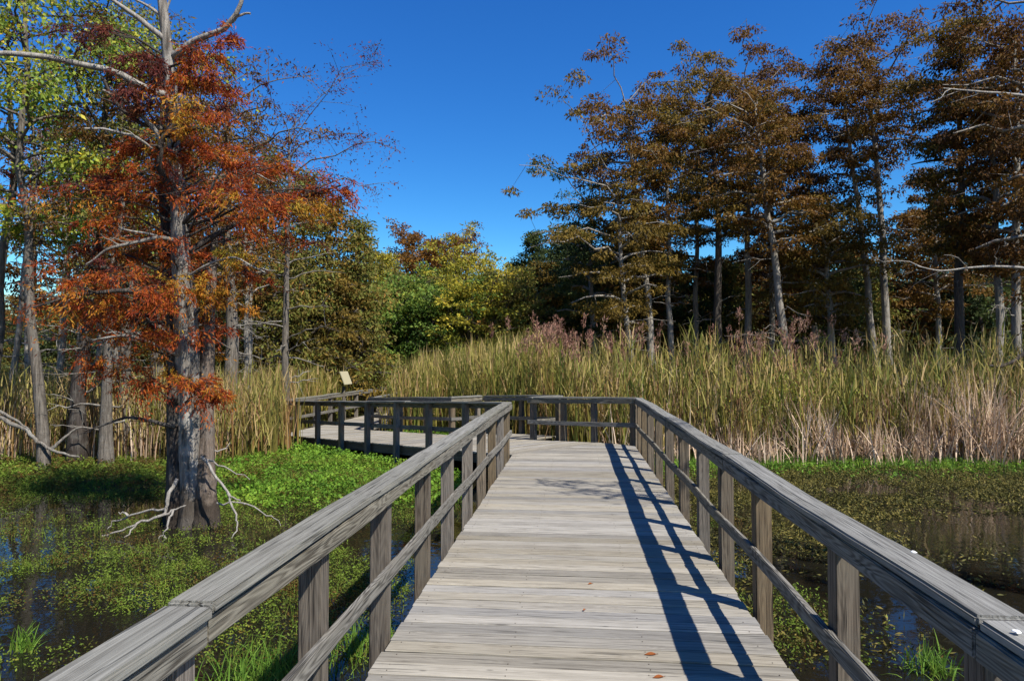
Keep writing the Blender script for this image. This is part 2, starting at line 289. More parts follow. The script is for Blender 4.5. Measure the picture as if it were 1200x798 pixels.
def ground_mat():
    m, n, l, p = new_mat('marsh_ground')
    tc = n.new('ShaderNodeTexCoord'); nz = n.new('ShaderNodeTexNoise'); nz.inputs['Scale'].default_value = 1.1; nz.inputs['Detail'].default_value = 9; nz.inputs['Roughness'].default_value = .7; l.new(tc.outputs['Object'], nz.inputs['Vector'])
    r = ramp(n, [(.3, (.022, .016, .010)), (.5, (.05, .040, .018)), (.62, (.05, .065, .014)), (.75, (.085, .06, .03))]); l.new(nz.outputs['Fac'], r.inputs[0])
    l.new(r.outputs[0], p.inputs['Base Color']); p.inputs['Roughness'].default_value = .9; p.inputs['Specular IOR Level'].default_value = .15
    n2 = n.new('ShaderNodeTexNoise'); n2.inputs['Scale'].default_value = 25; n2.inputs['Detail'].default_value = 4; l.new(tc.outputs['Object'], n2.inputs['Vector'])
    b = n.new('ShaderNodeBump'); b.inputs['Strength'].default_value = .7; b.inputs['Distance'].default_value = .03; l.new(n2.outputs['Fac'], b.inputs['Height']); l.new(b.outputs[0], p.inputs['Normal'])
    return m
for k_ in ('bark_light', 'bark_dark', 'bark_brown'): stain(M[k_])
M['water'] = water_mat(); M['ground'] = ground_mat()

# ------------------------------------------------------------------ boardwalk frame of reference
A0 = np.array([-1.19, 12.9]); U = np.array([-.755, .656]); N = np.array([.656, .755])   # side walkway: along, across
XL, XR = -1.19, 1.24
BK0 = np.array([1.24, 14.5]); T1, T2, W2, ALC = 2.0, 4.83, 2.4, 1.1
BK1 = A0 + T1 * U + W2 * N
def deck_z(t): return DECK - .041 * np.clip(t, 0, 9.8)
T_END = 9.8
C0 = A0 + T_END * U; C1 = A0 + 8.94 * U + W2 * N        # outer and inner corner of the second bend
LOWZ = float(deck_z(T_END))

# ------------------------------------------------------------------ ground, water
def land(x, y):
    """height of the marsh floor above the water line"""
    xc, z = to_cam(x, y)
    n1 = fbm(x * .5, y * .5, 3, 4); n2 = fbm(x * 2.1, y * 2.1, 9, 3)
    h = -.28 + (n1 - .5) * .30 + (n2 - .5) * .12
    right = sstep(15.4, 17.2, z + (n1 - .5) * 2.0) * sstep(-.5, 1.5, xc)
    left = sstep(15.0, 16.6, z + (n1 - .5) * 2) * sstep(-6.2, -7.2, xc)
    mid = sstep(20.5, 23, z)
    green = np.exp(-((xc + 3.6) / 2.6) ** 2 - ((z - 14.2) / 3.0) ** 2) * .33
    lmat = np.exp(-((xc + 7.5) / 2.6) ** 2 - ((z - 13.4) / 1.9) ** 2) * .27
    h = h + green + lmat
    lm = np.maximum(np.maximum(right, left), mid)
    return h * (1 - lm) + lm * (.08 + (n1 - .5) * .1 + sstep(25, 60, z) * .35)
def axis(lo, hi, step, far):
    a = list(np.arange(lo, hi + 1e-6, step)); s = step
    while a[-1] < far: s *= 1.35; a.append(a[-1] + s)
    s = step
    while a[0] > -far: s *= 1.35; a.insert(0, a[0] - s)
    return np.array(a)
gx, gy = axis(-12, 14, .14, 600), axis(1, 26, .14, 600)
XX, YY = np.meshgrid(gx, gy)
V = np.stack([XX, YY, land(XX, YY)], -1).reshape(-1, 3)
nx, ny = len(gx), len(gy); ii = np.arange(ny - 1)[:, None] * nx + np.arange(nx - 1)[None]
Q = np.stack([ii, ii + 1, ii + nx + 1, ii + nx], -1).reshape(-1, 4)
put('ground', mesh_np('ground', V, Q, M['ground'], True), kind='structure')
put('water', mesh_np('water', np.array([[-70, -40, 0], [70, -40, 0], [70, 60, 0], [-70, 60, 0.]]), np.array([[0, 1, 2, 3]]), M['water']), kind='structure')

# ------------------------------------------------------------------ timber
def poly_prism(name, pts, z0, z1, mat, parent, org, ang, bev=.004):
    """convex outline in world xy -> prism mesh in local axes (org, ang)"""
    ca, sa = math.cos(-ang), math.sin(-ang)
    bm = bmesh.new(); vs = []
    for p in pts:
        x, y = p[0] - org[0], p[1] - org[1]
        vs.append(bm.verts.new((x * ca - y * sa, x * sa + y * ca, z0 if len(p) < 3 else p[2] - (z1 - z0))))
    f = bm.faces.new(vs)
    if f.normal.z == 0: bm.normal_update()
    r = bmesh.ops.extrude_face_region(bm, geom=[f])
    for v in [g for g in r['geom'] if isinstance(g, bmesh.types.BMVert)]: v.co.z += z1 - z0
    bmesh.ops.recalc_face_normals(bm, faces=bm.faces)
    bmesh.ops.bevel(bm, geom=list(bm.edges), offset=bev, segments=1, affect='EDGES')
    me = bpy.data.meshes.new(name); bm.to_mesh(me); bm.free(); me.materials.append(mat)
    o = put(name, me, parent); o.location = (org[0], org[1], 0); o.rotation_euler = (0, 0, ang)
    return o
_bx = {}
def board_mesh(L, W, H, mat, bev, wob):
    k = (round(L, 3), W, H, mat.name, wob)
    if k in _bx: return _bx[k]
    bm = bmesh.new(); bmesh.ops.create_cube(bm, size=1, matrix=Matrix.Diagonal((L, W, H, 1)))
    if wob:
        n = max(1, int(L / .35))
        ed = [e for e in bm.edges if abs(e.verts[0].co.x - e.verts[1].co.x) > L * .9]
        bmesh.ops.subdivide_edges(bm, edges=ed, cuts=n)
        rg = random.Random(int(L * 1000) + wob)
        for v in bm.verts:
            v.co.y += math.sin(v.co.x * 2.1 + wob) * .007 + rg.uniform(-.0025, .0025); v.co.z += math.sin(v.co.x * 1.7 + wob * 2) * .005 + rg.uniform(-.002, .002)
    es = [e for e in bm.edges if len(e.link_faces) == 2 and e.calc_face_angle(0) > 1]
    bmesh.ops.bevel(bm, geom=es, offset=bev, segments=2, affect='EDGES')
    me = bpy.data.meshes.new('board'); bm.to_mesh(me); bm.free(); me.materials.append(mat); _bx[k] = me
    return me
def board(name, a, b, W, H, mat, parent, bev=.006, wob=0):
    """beam from a to b (centre line); W horizontal width, H height"""
    a, b = Vector(a), Vector(b); d = b - a; L = d.length
    o = put(name, board_mesh(L, W, H, mat, bev, wob), parent)
    x = d.normalized(); y = Vector((0, 0, 1)).cross(x)
    if y.length < 1e-4: y = Vector((0, 1, 0))
    y.normalize(); z = x.cross(y)
    m = Matrix((x, y, z)).transposed().to_4x4(); m.translation = (a + b) / 2 - parent.location
    o.matrix_basis = m
    return o
rnd = random.Random(4)
def post(p, z0, z1, ang, parent, sz=.115):
    me = board_mesh(2.0, sz, sz, M['post'], .006, 0)
    L = z1 - z0; o = put('post', board_mesh(round(L, 2), sz, sz, M['post'], .006, 0), parent)
    x = Vector((0, 0, 1)); y = Vector((math.cos(ang), math.sin(ang), 0)); z = x.cross(y)
    tilt = Vector((rnd.uniform(-.006, .006), rnd.uniform(-.006, .006), 1)).normalized(); x = tilt; z = x.cross(y).normalized(); y = z.cross(x)
    m = Matrix((x, y, z)).transposed().to_4x4(); m.translation = Vector((p[0], p[1], (z0 + z1) / 2)) - parent.location
    o.matrix_basis = m
def railing(label, p0, p1, zd0, zd1, inward, posts, cap_joints=None, group='wooden railings of the boardwalk', ext=(0, 0)):
    """p0,p1 = line of the deck edge; inward = unit vector towards the deck; posts = distances from p0"""
    p0, p1 = np.array(p0, float), np.array(p1, float); inn = np.array(inward, float)
    Lt = float(np.linalg.norm(p1 - p0)); d = (p1 - p0) / Lt
    root = thing('railing', label, 'railing', (p0[0], p0[1], zd0), group)
    def at(s, off, h):
        q = p0 + d * s - inn * off; zz = zd0 + (zd1 - zd0) * np.clip(s / Lt, 0, 1) + h
        return (q[0], q[1], zz)
    ang = math.atan2(d[1], d[0])
    for s in posts:
        q = at(s, .04 + .0585, 0)
        post(q, -.45, q[2] + .958, ang, root)
    js = [-ext[0]] + list(cap_joints or []) + [Lt + ext[1]]
    if not cap_joints:
        n = max(1, round(Lt / 3.66)); js = [-ext[0]] + [Lt * k / n for k in range(1, n)] + [Lt + ext[1]]
    for k in range(len(js) - 1):
        a, b = js[k] + .002, js[k + 1] - .002
        dz = rnd.uniform(-.003, .003); dy = rnd.uniform(-.006, .006)
        board('cap_rail', at(a, .083 + dy, .979 + dz), at(b, .083 + dy, .979 + dz),   .168, .04, M['cap'], root, .009, 1 + k)
        board('side_rail', at(a, .0215, .908), at(b, .0215, .908), .037, .092, M['rail'], root, .006, 11 + k)
        board('lower_rail', at(a, .0185, .415), at(b, .0185, .415), .037, .092, M['rail'], root, .006, 21 + k)
    return root

# main deck -----------------------------------------------------------------------------------------------
deck = thing('boardwalk', 'straight main boardwalk of weathered grey cross planks running away from the viewer', 'boardwalk', (0, 0, 0))
PW, GAP = .142, .006
def bk_x(y): return BK0[0] + (y - BK0[1]) / (BK1[1] - BK0[1]) * (BK1[0] - BK0[0])
def nail_pairs(g, xs, y, z):
    for x in xs:
        for dy in (-.04, .04):
            if rnd.random() < .45: continue
            g.box((x + rnd.uniform(-.012, .012), y + dy + rnd.uniform(-.008, .008), z + .0006), (.006, .006, .0024))
nails = Geo()
y = -2.0
while y < 15.1:
    y2 = y + PW
    def xlo(v): return XL if v < A0[1] else A0[0] + (v - A0[1]) * N[0] / N[1] + .004
    def xhi(v): return XR if v < BK0[1] else bk_x(v)
    a, b, c, d_ = xlo(y), xlo(y2), xhi(y), xhi(y2)
    if c - a < .12: break
    if d_ - b < .02: b = d_ = (b + d_) / 2; b -= .01; d_ += .01
    je = (rnd.uniform(-.010, .010), rnd.uniform(-.010, .010)) if y < 12.4 else (0, 0)
    tz = DECK + rnd.uniform(-.003, .003)
    o = poly_prism('plank', [(a + je[0], y), (c + je[1], y), (d_ + je[1], y2), (b + je[0], y2)], tz - .038, tz, M['plank'], deck, ((a + c) / 2, y + PW / 2), 0)
    o.rotation_euler[0] = rnd.uniform(-.004, .004); o.location.z = rnd.uniform(-.001, .001)
    if y > 2.5: nail_pairs(nails, [v for v in (XL + .09, -.4, .42, XR - .09) if a + .05 < v < c - .05], y + PW / 2, tz + .0012)
    y = y2 + rnd.uniform(.009, .017)
nails.build('nail_heads', M['nail'], deck, kind='stuff')
for x in (XL + .07, -.4, .42, XR - .07):
    board('joist', (x, -2, DECK - .145), (x, 12.85 if x < 0 else 14.2, DECK - .145), .04, .19, M['under'], deck)

# side deck (angled left, ramping down) --------------------------------------------------------------------
def w2(t, s): return A0 + U * t + N * s
side = thing('boardwalk', 'angled side boardwalk beyond the bend, sloping down to the left with a small overlook', 'boardwalk', (0, 0, 0))
def smax(t):
    if t < T1:
        # meet the back rail line
        q = w2(t, 0); dd = BK1 - BK0; den = N[0] * dd[1] - N[1] * dd[0]
        return ((BK0[0] - q[0]) * dd[1] - (BK0[1] - q[1]) * dd[0]) / den
    return W2 + ALC if t < T2 else W2
t = 0.004; angN = math.atan2(N[1], N[0])
while t < T_END - .02:
    t2 = t + PW
    if t < T1 < t2 or t < T2 < t2: pass
    s1, s2 = smax(t + .001), smax(min(t2, T1 - .001) if t < T1 else t)
    lim = lambda tt, s: min(s, W2 + 0 if tt < 8.9 else W2)
    # second bend: cut by the line C0-C1
    if t2 > 8.94:
        def cut(tt):
            f = (tt - T_END) / (8.94 - T_END); return np.clip(f, 0, 1) * W2
        s1, s2 = (W2 if t < 8.94 else cut(t)), cut(t2)
        if s1 < .05: break
        s2 = max(s2, .02)
    z1, z2 = float(deck_z(t)), float(deck_z(t2)); jt = rnd.uniform(-.003, .003)
    pts = [(*w2(t, 0), z1 + jt), (*w2(t, s1), z1 + jt), (*w2(t2, s2), z2 + jt), (*w2(t2, 0), z2 + jt)]
    poly_prism('plank', pts, 0, .038, M['plank'], side, w2(t + PW / 2, 1.2), angN)
    t = t2 + rnd.uniform(.004, .010)
for s_, tmax in ((.05, T_END), (1.2, 9.3), (2.33, 8.9)):
    board('joist', (*w2(.3, s_), float(deck_z(.3)) - .135), (*w2(tmax, s_), float(deck_z(tmax)) - .135), .04, .18, M['under'], side)
board('joist', (*w2(T1 + .1, W2 + ALC - .05), float(deck_z(T1)) - .135), (*w2(T2 - .05, W2 + ALC - .05), float(deck_z(T2)) - .135), .04, .18, M['under'], side)

# far deck (runs straight away) ----------------------------------------------------------------------------
far = thing('boardwalk', 'distant low boardwalk leading away past the tilted sign board', 'boardwalk', (0, 0, 0))
y = C0[1] + .02
while y < 29.6:
    y2 = y + PW
    def xr_(v):
        if v < C1[1]: return C0[0] + (v - C0[1]) / (C1[1] - C0[1]) * (C1[0] - C0[0])
        return C1[0]
    a = C0[0] + (y - C0[1]) * .05; c, d_ = xr_(y) + (y - C0[1]) * .0, xr_(y2)
    if c - a > .05:
        poly_prism('plank', [(a, y), (c - .004, y), (d_ - .004, y2), (a, y2)], LOWZ - .038, LOWZ + rnd.uniform(-.003, .003), M['plank'], far, ((a + c) / 2, y + PW / 2), 0)
    y = y2 + rnd.uniform(.004, .010)
for x in (C0[0] + .3, -6.9): board('joist', (x, 20, LOWZ - .14), (x, 29.5, LOWZ - .14), .04, .18, M['under'], far)

# railings -------------------------------------------------------------------------------------------------
railing('long railing along the left side of the main boardwalk, lit on its inner face', (XL, -1.5), (XL, 12.9), DECK, DECK, (1, 0),
        [v + 1.5 for v in (-.33, .88, 2.09, 3.3, 4.46, 5.72, 6.85, 8.12, 9.35, 10.56, 11.7, 12.78)], [3.66, 7.3, 10.95])
railing('long railing on the right side of the main boardwalk, casting its shadow across the planks', (XR, -1.5), (XR, 14.5), DECK, DECK, (-1, 0),
        [v + 1.5 for v in (-.1, 1.15, 2.37, 3.6, 5.10, 6.28, 7.38, 8.65, 9.95, 11.2, 12.4, 13.5, 14.42)], [3.78, 7.44, 11.15])
bd = unit(BK1 - BK0); Lb = float(np.linalg.norm(BK1 - BK0))
zT1, zT2 = float(deck_z(T1)), float(deck_z(T2))
railing('short dark railing closing the far end of the main boardwalk at the bend', BK0, BK1, DECK, zT1, (-bd[1], bd[0]) if (-bd[1] * -1 + bd[0] * -1) > 0 else (bd[1], -bd[0]), [.08, 1.05, 1.85, Lb - .1])
railing('lower railing on the near side of the side boardwalk, standing over bright green plants', A0, C0, DECK, LOWZ, N, [1.25 + 1.225 * k for k in range(7)] + [9.75])
g1, g2 = w2(T1, W2 + ALC), w2(T2, W2 + ALC)
railing('short railing forming the right side of the overlook', w2(T1, W2), g1, zT1, zT1, U, [.12, 1.0])
railing('dark railing along the back of the overlook in front of the reeds', g1, g2, zT1, zT2, -N, [.1, 1.4, 2.75])
railing('sunlit short railing forming the left side of the overlook', g2, w2(T2, W2), zT2, zT2, -U, [.1, 1.02])
railing('railing on the far side of the side boardwalk, left of the overlook', w2(T2, W2), w2(8.94, W2), zT2, float(deck_z(8.94)), -N, [.08, 1.25, 2.5, 4.05])
railing('distant long railing rising past the sign along the low boardwalk', C0, (-8.0, 29.4), LOWZ, LOWZ, (1, 0), [1.2 * k + .15 for k in range(9)])
railing('distant railing on the inner side of the low boardwalk', C1, (-6.6, 26.2), LOWZ, LOWZ, (-1, 0), [.1, 1.3, 2.5, 3.7, 4.9, 5.7])
railing('very distant railing crossing behind the low boardwalk among the grass', (-8.0, 29.4), (-4.2, 30.4), LOWZ, LOWZ, (.25, -.97), [.2, 1.3, 2.5, 3.8])

# things on the rails and deck
def splat(x, y, z, rx, ry, parent_label):
    bm = bmesh.new(); rg = random.Random(int(x * 1000)); vs = []
    for k in range(12):
        a = k / 12 * 2 * math.pi; q = rg.uniform(.35, .85); vs.append(bm.verts.new((math.cos(a) * rx * q, math.sin(a) * ry * q, 0)))
    f = bm.faces.new(vs); r = bmesh.ops.extrude_face_region(bm, geom=[f])
    for v in [g for g in r['geom'] if isinstance(g, bmesh.types.BMVert)]: v.co.z += .0025; v.co.x *= .85; v.co.y *= .85
    bmesh.ops.recalc_face_normals(bm, faces=bm.faces)
    me = bpy.data.meshes.new('bird_dropping'); bm.to_mesh(me); bm.free(); me.materials.append(M['white'])
    o = put('bird_dropping', me, None, label=parent_label, category='bird dropping'); o.location = (x, y, z)
splat(-1.285, 2.22, DECK + 1.0005, .014, .03, 'white bird dropping on the near cap of the left railing')
splat(1.285, 2.02, DECK + 1.0005, .018, .032, 'larger white bird dropping on the near cap of the right railing, closest to the viewer')
splat(1.29, 2.16, DECK + 1.0005, .016, .022, 'faint white bird dropping just beyond the larger one on the right railing')
splat(1.40, 3.0, DECK + 1.0005, .016, .026, 'small white bird dropping on the outer edge of the right railing cap')
def fallen_leaf(px, py, label, L=.07, a=0):
    z = 1.8 * 800 / (py - 421); x, yy = G2(px, z)
    g = Geo(); n = 7; xs = np.linspace(-.5, .5, n); hw = .16 * np.cos(xs * math.pi) + .01
    V = np.concatenate([np.stack([xs * L, hw * L, .006 + .006 * np.cos(xs * 5)], 1), np.stack([xs * L, 0 * xs, .004 + 0 * xs], 1), np.stack([xs * L, -hw * L, .006 + .006 * xs], 1)])
    i = np.arange(n - 1); Q = np.concatenate([np.stack([i, i + 1, i + n + 1, i + n], 1), np.stack([i + n, i + n + 1, i + 2 * n + 1, i + 2 * n], 1)])
    g.add(V, Q); o = g.build('fallen_leaf', M['twig_leaf'], None, True, label=label, category='leaf'); o.location = (x, yy, DECK + .003); o.rotation_euler = (0, 0, a)
fallen_leaf(761, 763, 'rust orange fallen leaf on the boardwalk just left of the railing shadow', .085, .1)
fallen_leaf(684, 712, 'small orange fallen leaf in the middle of the boardwalk', .035, .8)
fallen_leaf(770, 789, 'thin orange fallen twig leaf at the near edge of the boardwalk', .075, .25)
fallen_leaf(691, 682, 'tiny brown fallen leaf farther along the middle of the boardwalk', .05, .5)

# sign on the low boardwalk
sx, sy = G2(398, 24.2)
sg = thing('sign', 'pale tilted interpretive sign on a dark post beside the low boardwalk', 'sign', (sx, sy, 0))
gp = Geo(); gp.box((0, .45, .68), (.09, .09, 1.4)); gp.build('post', M['under'], sg)
me_ = board_mesh(.8, .5, .035, M['sign_panel'], .006, 0); o = put('panel', me_, sg)
o.rotation_euler = (R(0), 0, R(90)); o.location = (.04, .45, 1.62)
o.rotation_euler = Matrix(((0, .33, .944), (1, 0, 0), (0, .944, -.33))).transposed().to_3x3().to_euler() if False else (0, 0, 0)
xa = Vector((0, 1, 0)); za = Vector((.93, 0, .36)).normalized(); ya = za.cross(xa)
mm = Matrix((xa, ya, za)).transposed().to_4x4(); mm.translation = Vector((.08, .45, 1.68)); o.matrix_basis = mm
#@@VEG
# ------------------------------------------------------------------ trees
def prof(shape, f):
    if shape == 'flat': return .35 + .65 * np.sin(np.clip(f * 1.15, 0, 1) * math.pi * .62) * (1 - .35 * f ** 4)
    if shape == 'cone': return 1.02 - .88 * f
    if shape == 'round': return np.sqrt(np.clip(1 - (2 * f - .95) ** 2, .05, 1))
    return 1 - .6 * f
def grow_branch(g, rng, a, b, r, sag=.1, n=6, seg=5, wig=.05, rend=.25):
    a, b = np.asarray(a, float), np.asarray(b, float); L = np.linalg.norm(b - a); s = np.linspace(0, 1, n)[:, None]
    pts = a + (b - a) * s; pts[:, 2] += (np.sin(s[:, 0] * math.pi) * sag * L)
    w_ = rng.normal(size=(n, 3)) * wig * L; w_[0] = 0; w_[-1] = 0; pts = pts + w_ * .5
    g.tube(pts, r * (1 - (1 - rend) * s[:, 0]), seg)
    return pts
def twig_leaves(g, rng, pts, L, twig_n, leaves_per, leafL, leafW, droop, spread, out, s0=.3, tr=.008, tl=(.2, .45), flat=.4):
    """twigs along the outer part of a branch with leaf sprays; leaves appended to out"""
    n = len(pts)
    for k in range(twig_n):
        s = s0 + (1 - s0) * (k + rng.random()) / twig_n; i = min(int(s * (n - 1)), n - 2); fr = s * (n - 1) - i
        p = pts[i] * (1 - fr) + pts[i + 1] * fr; d0 = unit(pts[i + 1] - pts[i])
        az = rng.normal(size=3); az[2] *= flat; d = unit(d0 * .7 + unit(az) * 1.0)
        l = L * rng.uniform(*tl) * (1.15 - .5 * s)
        e = p + d * l; e[2] -= droop * l * .5
        mid = (p + e) / 2; mid[2] += droop * l * .12
        g.tube([p, mid, e], [tr, tr * .7, tr * .3], 3)
        m = max(3, int(leaves_per * rng.uniform(.5, 1.4)))
        u = rng.random(m) ** .75
        c = p + (e - p) * u[:, None]; c[:, 2] += droop * l * .2 * np.sin(u * math.pi)
        c += rng.normal(size=(m, 3)) * spread * l * np.array([1, 1, .6]); c[:, 2] -= np.abs(rng.normal(size=m)) * spread * l * droop
        dd = unit(d[None] * .7 + rng.normal(size=(m, 3)) * .65 + np.array([0, 0, -droop])[None])
        ll = leafL * rng.uniform(.5, 1.3, m); out.append(leaf_arrays(c, dd, ll, leafW * rng.uniform(.6, 1.3, m), rng))
def pad_leaves(g, rng, pts, L, npad, m, leafL, leafW, droop, padR, out, s0=.3, tr=.012):
    """flat drooping pads of foliage along the outer part of a branch"""
    n = len(pts)
    for k in range(npad):
        s = s0 + (1 - s0) * (k + rng.random()) / npad; i = min(int(s * (n - 1)), n - 2); fr = s * (n - 1) - i
        p = pts[i] * (1 - fr) + pts[i + 1] * fr; d0 = unit(pts[i + 1] - pts[i])
        sd = np.array([-d0[1], d0[0], 0]); c = p + sd * rng.normal() * .22 * L + np.array([0, 0, rng.normal() * .10 * L])
        g.tube([p, (p + c) / 2, c], [tr, tr * .7, tr * .4], 3)
        r = padR * rng.uniform(.55, 1.35); mm = max(6, int(m * rng.uniform(.6, 1.3) * (r / padR) ** 1.6))
        v = unit(rng.normal(size=(mm, 3))) * rng.random((mm, 1)) ** .45
        q = v * np.array([r * rng.uniform(.8, 1.3), r * rng.uniform(.8, 1.3), r * .42]); hh = np.hypot(v[:, 0], v[:, 1])
        q[:, 2] -= hh ** 2 * r * .35 * droop
        dd = unit(np.concatenate([v[:, :2], 0 * v[:, :1]], 1) * .6 + rng.normal(size=(mm, 3)) * .5 + np.array([0, 0, -droop * .8])[None])
        out.append(leaf_arrays(c + q, dd, leafL * rng.uniform(.5, 1.3, mm), leafW * rng.uniform(.6, 1.3, mm), rng))
def flush(out):
    V = np.concatenate([o[0] for o in out]); return V, np.arange(len(V)).reshape(-1, 4)
def trunk_pts(rng, H, lean, wig, K=12, bow=0):
    f = np.linspace(0, 1, K)
    p = np.stack([lean[0] * f, lean[1] * f, H * f], 1)
    w_ = np.cumsum(rng.normal(size=(K, 2)) * wig, 0); w_ -= f[:, None] * w_[-1]
    p[:, :2] += w_; p[:, 0] += bow * np.sin(f * math.pi)
    p[0, 2] = -.5
    return p, f
def tree_parts(seed, H, r0, lean=(0, 0), lo=.4, Rr=2.5, shape='flat', nb=26, twigs=7, lp=26, leafL=.22, leafW=.045, droop=.6, rise=.35, wig=.06, flare=.6, dead=0, deadL=1.5, side=None, hi=1.0, bow=0, spread=.22, tl=(.2, .45), seg=8, thin=1.0, flut=.0, padR=0, pads=5, tipr=.012):
    rng = np.random.default_rng(seed); g = Geo(); out = []
    p, f = trunk_pts(rng, H, lean, wig, bow=bow)
    rad = r0 * (1 - f) ** .75 * 1.0 + tipr; rad = rad * (1 + flare * np.exp(-f * H / .7))
    g.tube(p, rad, seg, flut, seed)
    def at(ff): return np.array([np.interp(ff, f, p[:, k]) for k in range(3)])
    for k in range(nb):
        q = (k + rng.random()) / nb; ff = lo + (hi - lo) * q; a = at(ff)
        az = k * 2.4 + rng.uniform(-.5, .5); L = Rr * float(prof(shape, np.array(q))) * rng.uniform(.55, 1.2)
        if side is not None: L *= 1 + .3 * math.cos(az - side)
        d = np.array([math.cos(az), math.sin(az), 0]); top = (1 - q)
        e = a + d * L + np.array([0, 0, L * (rise + .5 * (q > .85)) * rng.uniform(.4, 1.3) - droop * L * .22])
        r = (np.interp(ff, f, rad) * .42 + .008) * thin
        pts = grow_branch(g, rng, a, e, r, sag=.10, n=6, seg=4, wig=.06)
        if padR: pad_leaves(g, rng, pts, max(L, .6), max(2, int(pads * (.5 + .6 * L / Rr))), lp, leafL, leafW, droop, padR, out); continue
        twig_leaves(g, rng, pts, max(L, .5), max(3, int(twigs * (.5 + .6 * L / Rr))), lp, leafL, leafW, droop, spread, out, tl=tl)
    pts = np.array([at(.86), at(.93), at(1.0)])
    if padR: pad_leaves(g, rng, pts, Rr * .55, 6, lp, leafL, leafW, droop, padR, out, s0=0)
    else: twig_leaves(g, rng, pts, Rr * .5, 6, lp, leafL, leafW, droop, spread, out, s0=0, tl=tl)
    gds = []
    for k in range(dead):
        gd = Geo(); gds.append(gd)
        ff = rng.uniform(.10, max(lo + .05, .3)); a = at(ff); az = rng.uniform(0, 6.28); L = deadL * rng.uniform(.4, 1.1)
        e = a + np.array([math.cos(az) * L, math.sin(az) * L, L * rng.uniform(-.25, .35)])
        pts = grow_branch(gd, rng, a, e, .026, sag=.05, n=7, seg=4, wig=.045)
        for j in range(3):
            q = pts[rng.integers(2, 6)]; v = unit(unit(e - a) + rng.normal(size=3) * .7) * L * rng.uniform(.2, .45)
            grow_branch(gd, rng, q, q + v, .010, sag=0, n=4, seg=3, wig=.06)
    return g, out, gds
def gz(x, y): return float(land(np.array([x]), np.array([y]))[0])
def tree(name, label, px, z, seed, H, r0, leaf, bark='bark_far', cat='tree', group=None, deadmat='deadwood_grey', **kw):
    x, y = G2(px, z); root = thing(name, label, cat, (x, y, gz(x, y)), group)
    g, out, gds = tree_parts(seed, H, r0, **kw)
    g.build('trunk', M[bark], root, True)
    V, Q = flush(out); put('crown', mesh_np('crown', V, Q, M[leaf]), root)
    for gd in gds: gd.build('dead_limb', M[deadmat], root, True)
    return root
def copy_tree(src, px, z, label, sc=1.0, rot=0., group=None):
    o = src.copy(); COL.objects.link(o); x, y = G2(px, z); o.location = (x, y, gz(x, y)); o.scale = (sc, sc, sc); o.rotation_euler = (0, 0, rot)
    if label: o['label'] = label
    if group: o['group'] = group
    for ch in list(src.children):
        c = ch.copy(); COL.objects.link(c); c.parent = o
    return o
def htop(py, z): return EYE + (421 - py) / 800 * z

# ---- the big rust-red cypress standing in the water on the left
MZ = 9.7
mx_, my_ = G2(224, MZ)
big = thing('cypress_tree', 'large bald cypress with rust red foliage standing in dark water left of the boardwalk', 'tree', (mx_, my_, 0))
B0 = np.array([mx_, my_, 0.])
def L_(px, py, dz=0): return P(px, py, MZ + dz) - B0
rng = np.random.default_rng(11)
def stem(name, pts, mat, seg=22, flute=.16, seed=1):
    g = Geo(); pp = np.array([L_(a, b, dz) for a, b, w_, dz in pts]); rr = np.array([w_ / 800 * MZ / 2 for a, b, w_, dz in pts])
    n = 34; s = np.linspace(0, 1, len(pts)); t = np.linspace(0, 1, n)
    q = np.stack([np.interp(t, s, pp[:, k]) for k in range(3)], 1); r = np.interp(t, s, rr)
    q += rng.normal(size=q.shape) * .006
    g.tube(q, r, seg, flute, seed); return g.build(name, M[mat], big, True)
stem('trunk', [(226, 636, 56, 0), (226, 608, 42, 0), (225, 575, 34, 0), (224, 545, 30, 0), (224, 500, 28, 0), (223, 440, 26, 0), (219, 380, 24, 0), (214, 320, 21, 0), (210, 250, 17, 0), (205, 180, 14, 0), (200, 100, 13, 0), (193, 30, 11, 0), (187, -40, 8, 0), (180, -120, 3, 0)], 'bark_light', flute=.3, seed=2)
stem('stem', [(208, 636, 40, -.02), (209, 600, 29, -.01), (209, 565, 24, 0), (207, 520, 21, .02), (206, 440, 18, .06), (203, 370, 18, .18), (198, 300, 14, .25), (190, 230, 9, .35), (182, 170, 4, .45)], 'bark_dark', 16, .3, 3)
stem('stem', [(244, 636, 33, -.10), (243, 600, 23, -.09), (243, 570, 19, -.06), (242, 540, 17, -.04), (242, 480, 15, .0), (243, 420, 15, .12), (246, 360, 12, .2), (250, 300, 9, .3), (256, 240, 5, .4)], 'bark_brown', 14, .28, 5)
gl = Geo(); outR, outM, outY = [], [], []
def blob(px, py, rx, ry, n, kind='R', dz=None, up=40):
    """limb from the trunk to a foliage cluster, then drooping sprays"""
    d = rng.uniform(-.9, .9) if dz is None else dz
    c = L_(px, py, d); tx = 219 - (440 - (py + up)) * .065
    src_py = min(py + up * .6 + abs(px - 215) * .12, 560); a = L_(219 - (440 - src_py) * .065 if src_py < 440 else 220, src_py, 0)
    pts = grow_branch(gl, rng, a, c, .022, sag=.06, n=7, seg=5, wig=.05, rend=.2)
    R_x, R_y = rx / 800 * MZ, ry / 800 * MZ
    out = {'R': outR, 'M': outM, 'Y': outY}[kind]
    for k in range(max(2, int(n * .8))):
        e = c + rng.normal(size=3) * np.array([R_x, R_x * .8, R_y]) * .8
        s = pts[rng.integers(3, 7)]; tp = grow_branch(gl, rng, s, e, .007, sag=.08, n=4, seg=3, wig=.06)
        twig_leaves(gl, rng, tp, max(.5, np.linalg.norm(e - s) * .8), 7, 46, .075, .0078, .8, .13, out if rng.random() > .16 else (outY if rng.random() < .6 else outM), s0=.25, tr=.003, tl=(.3, .85), flat=.35)
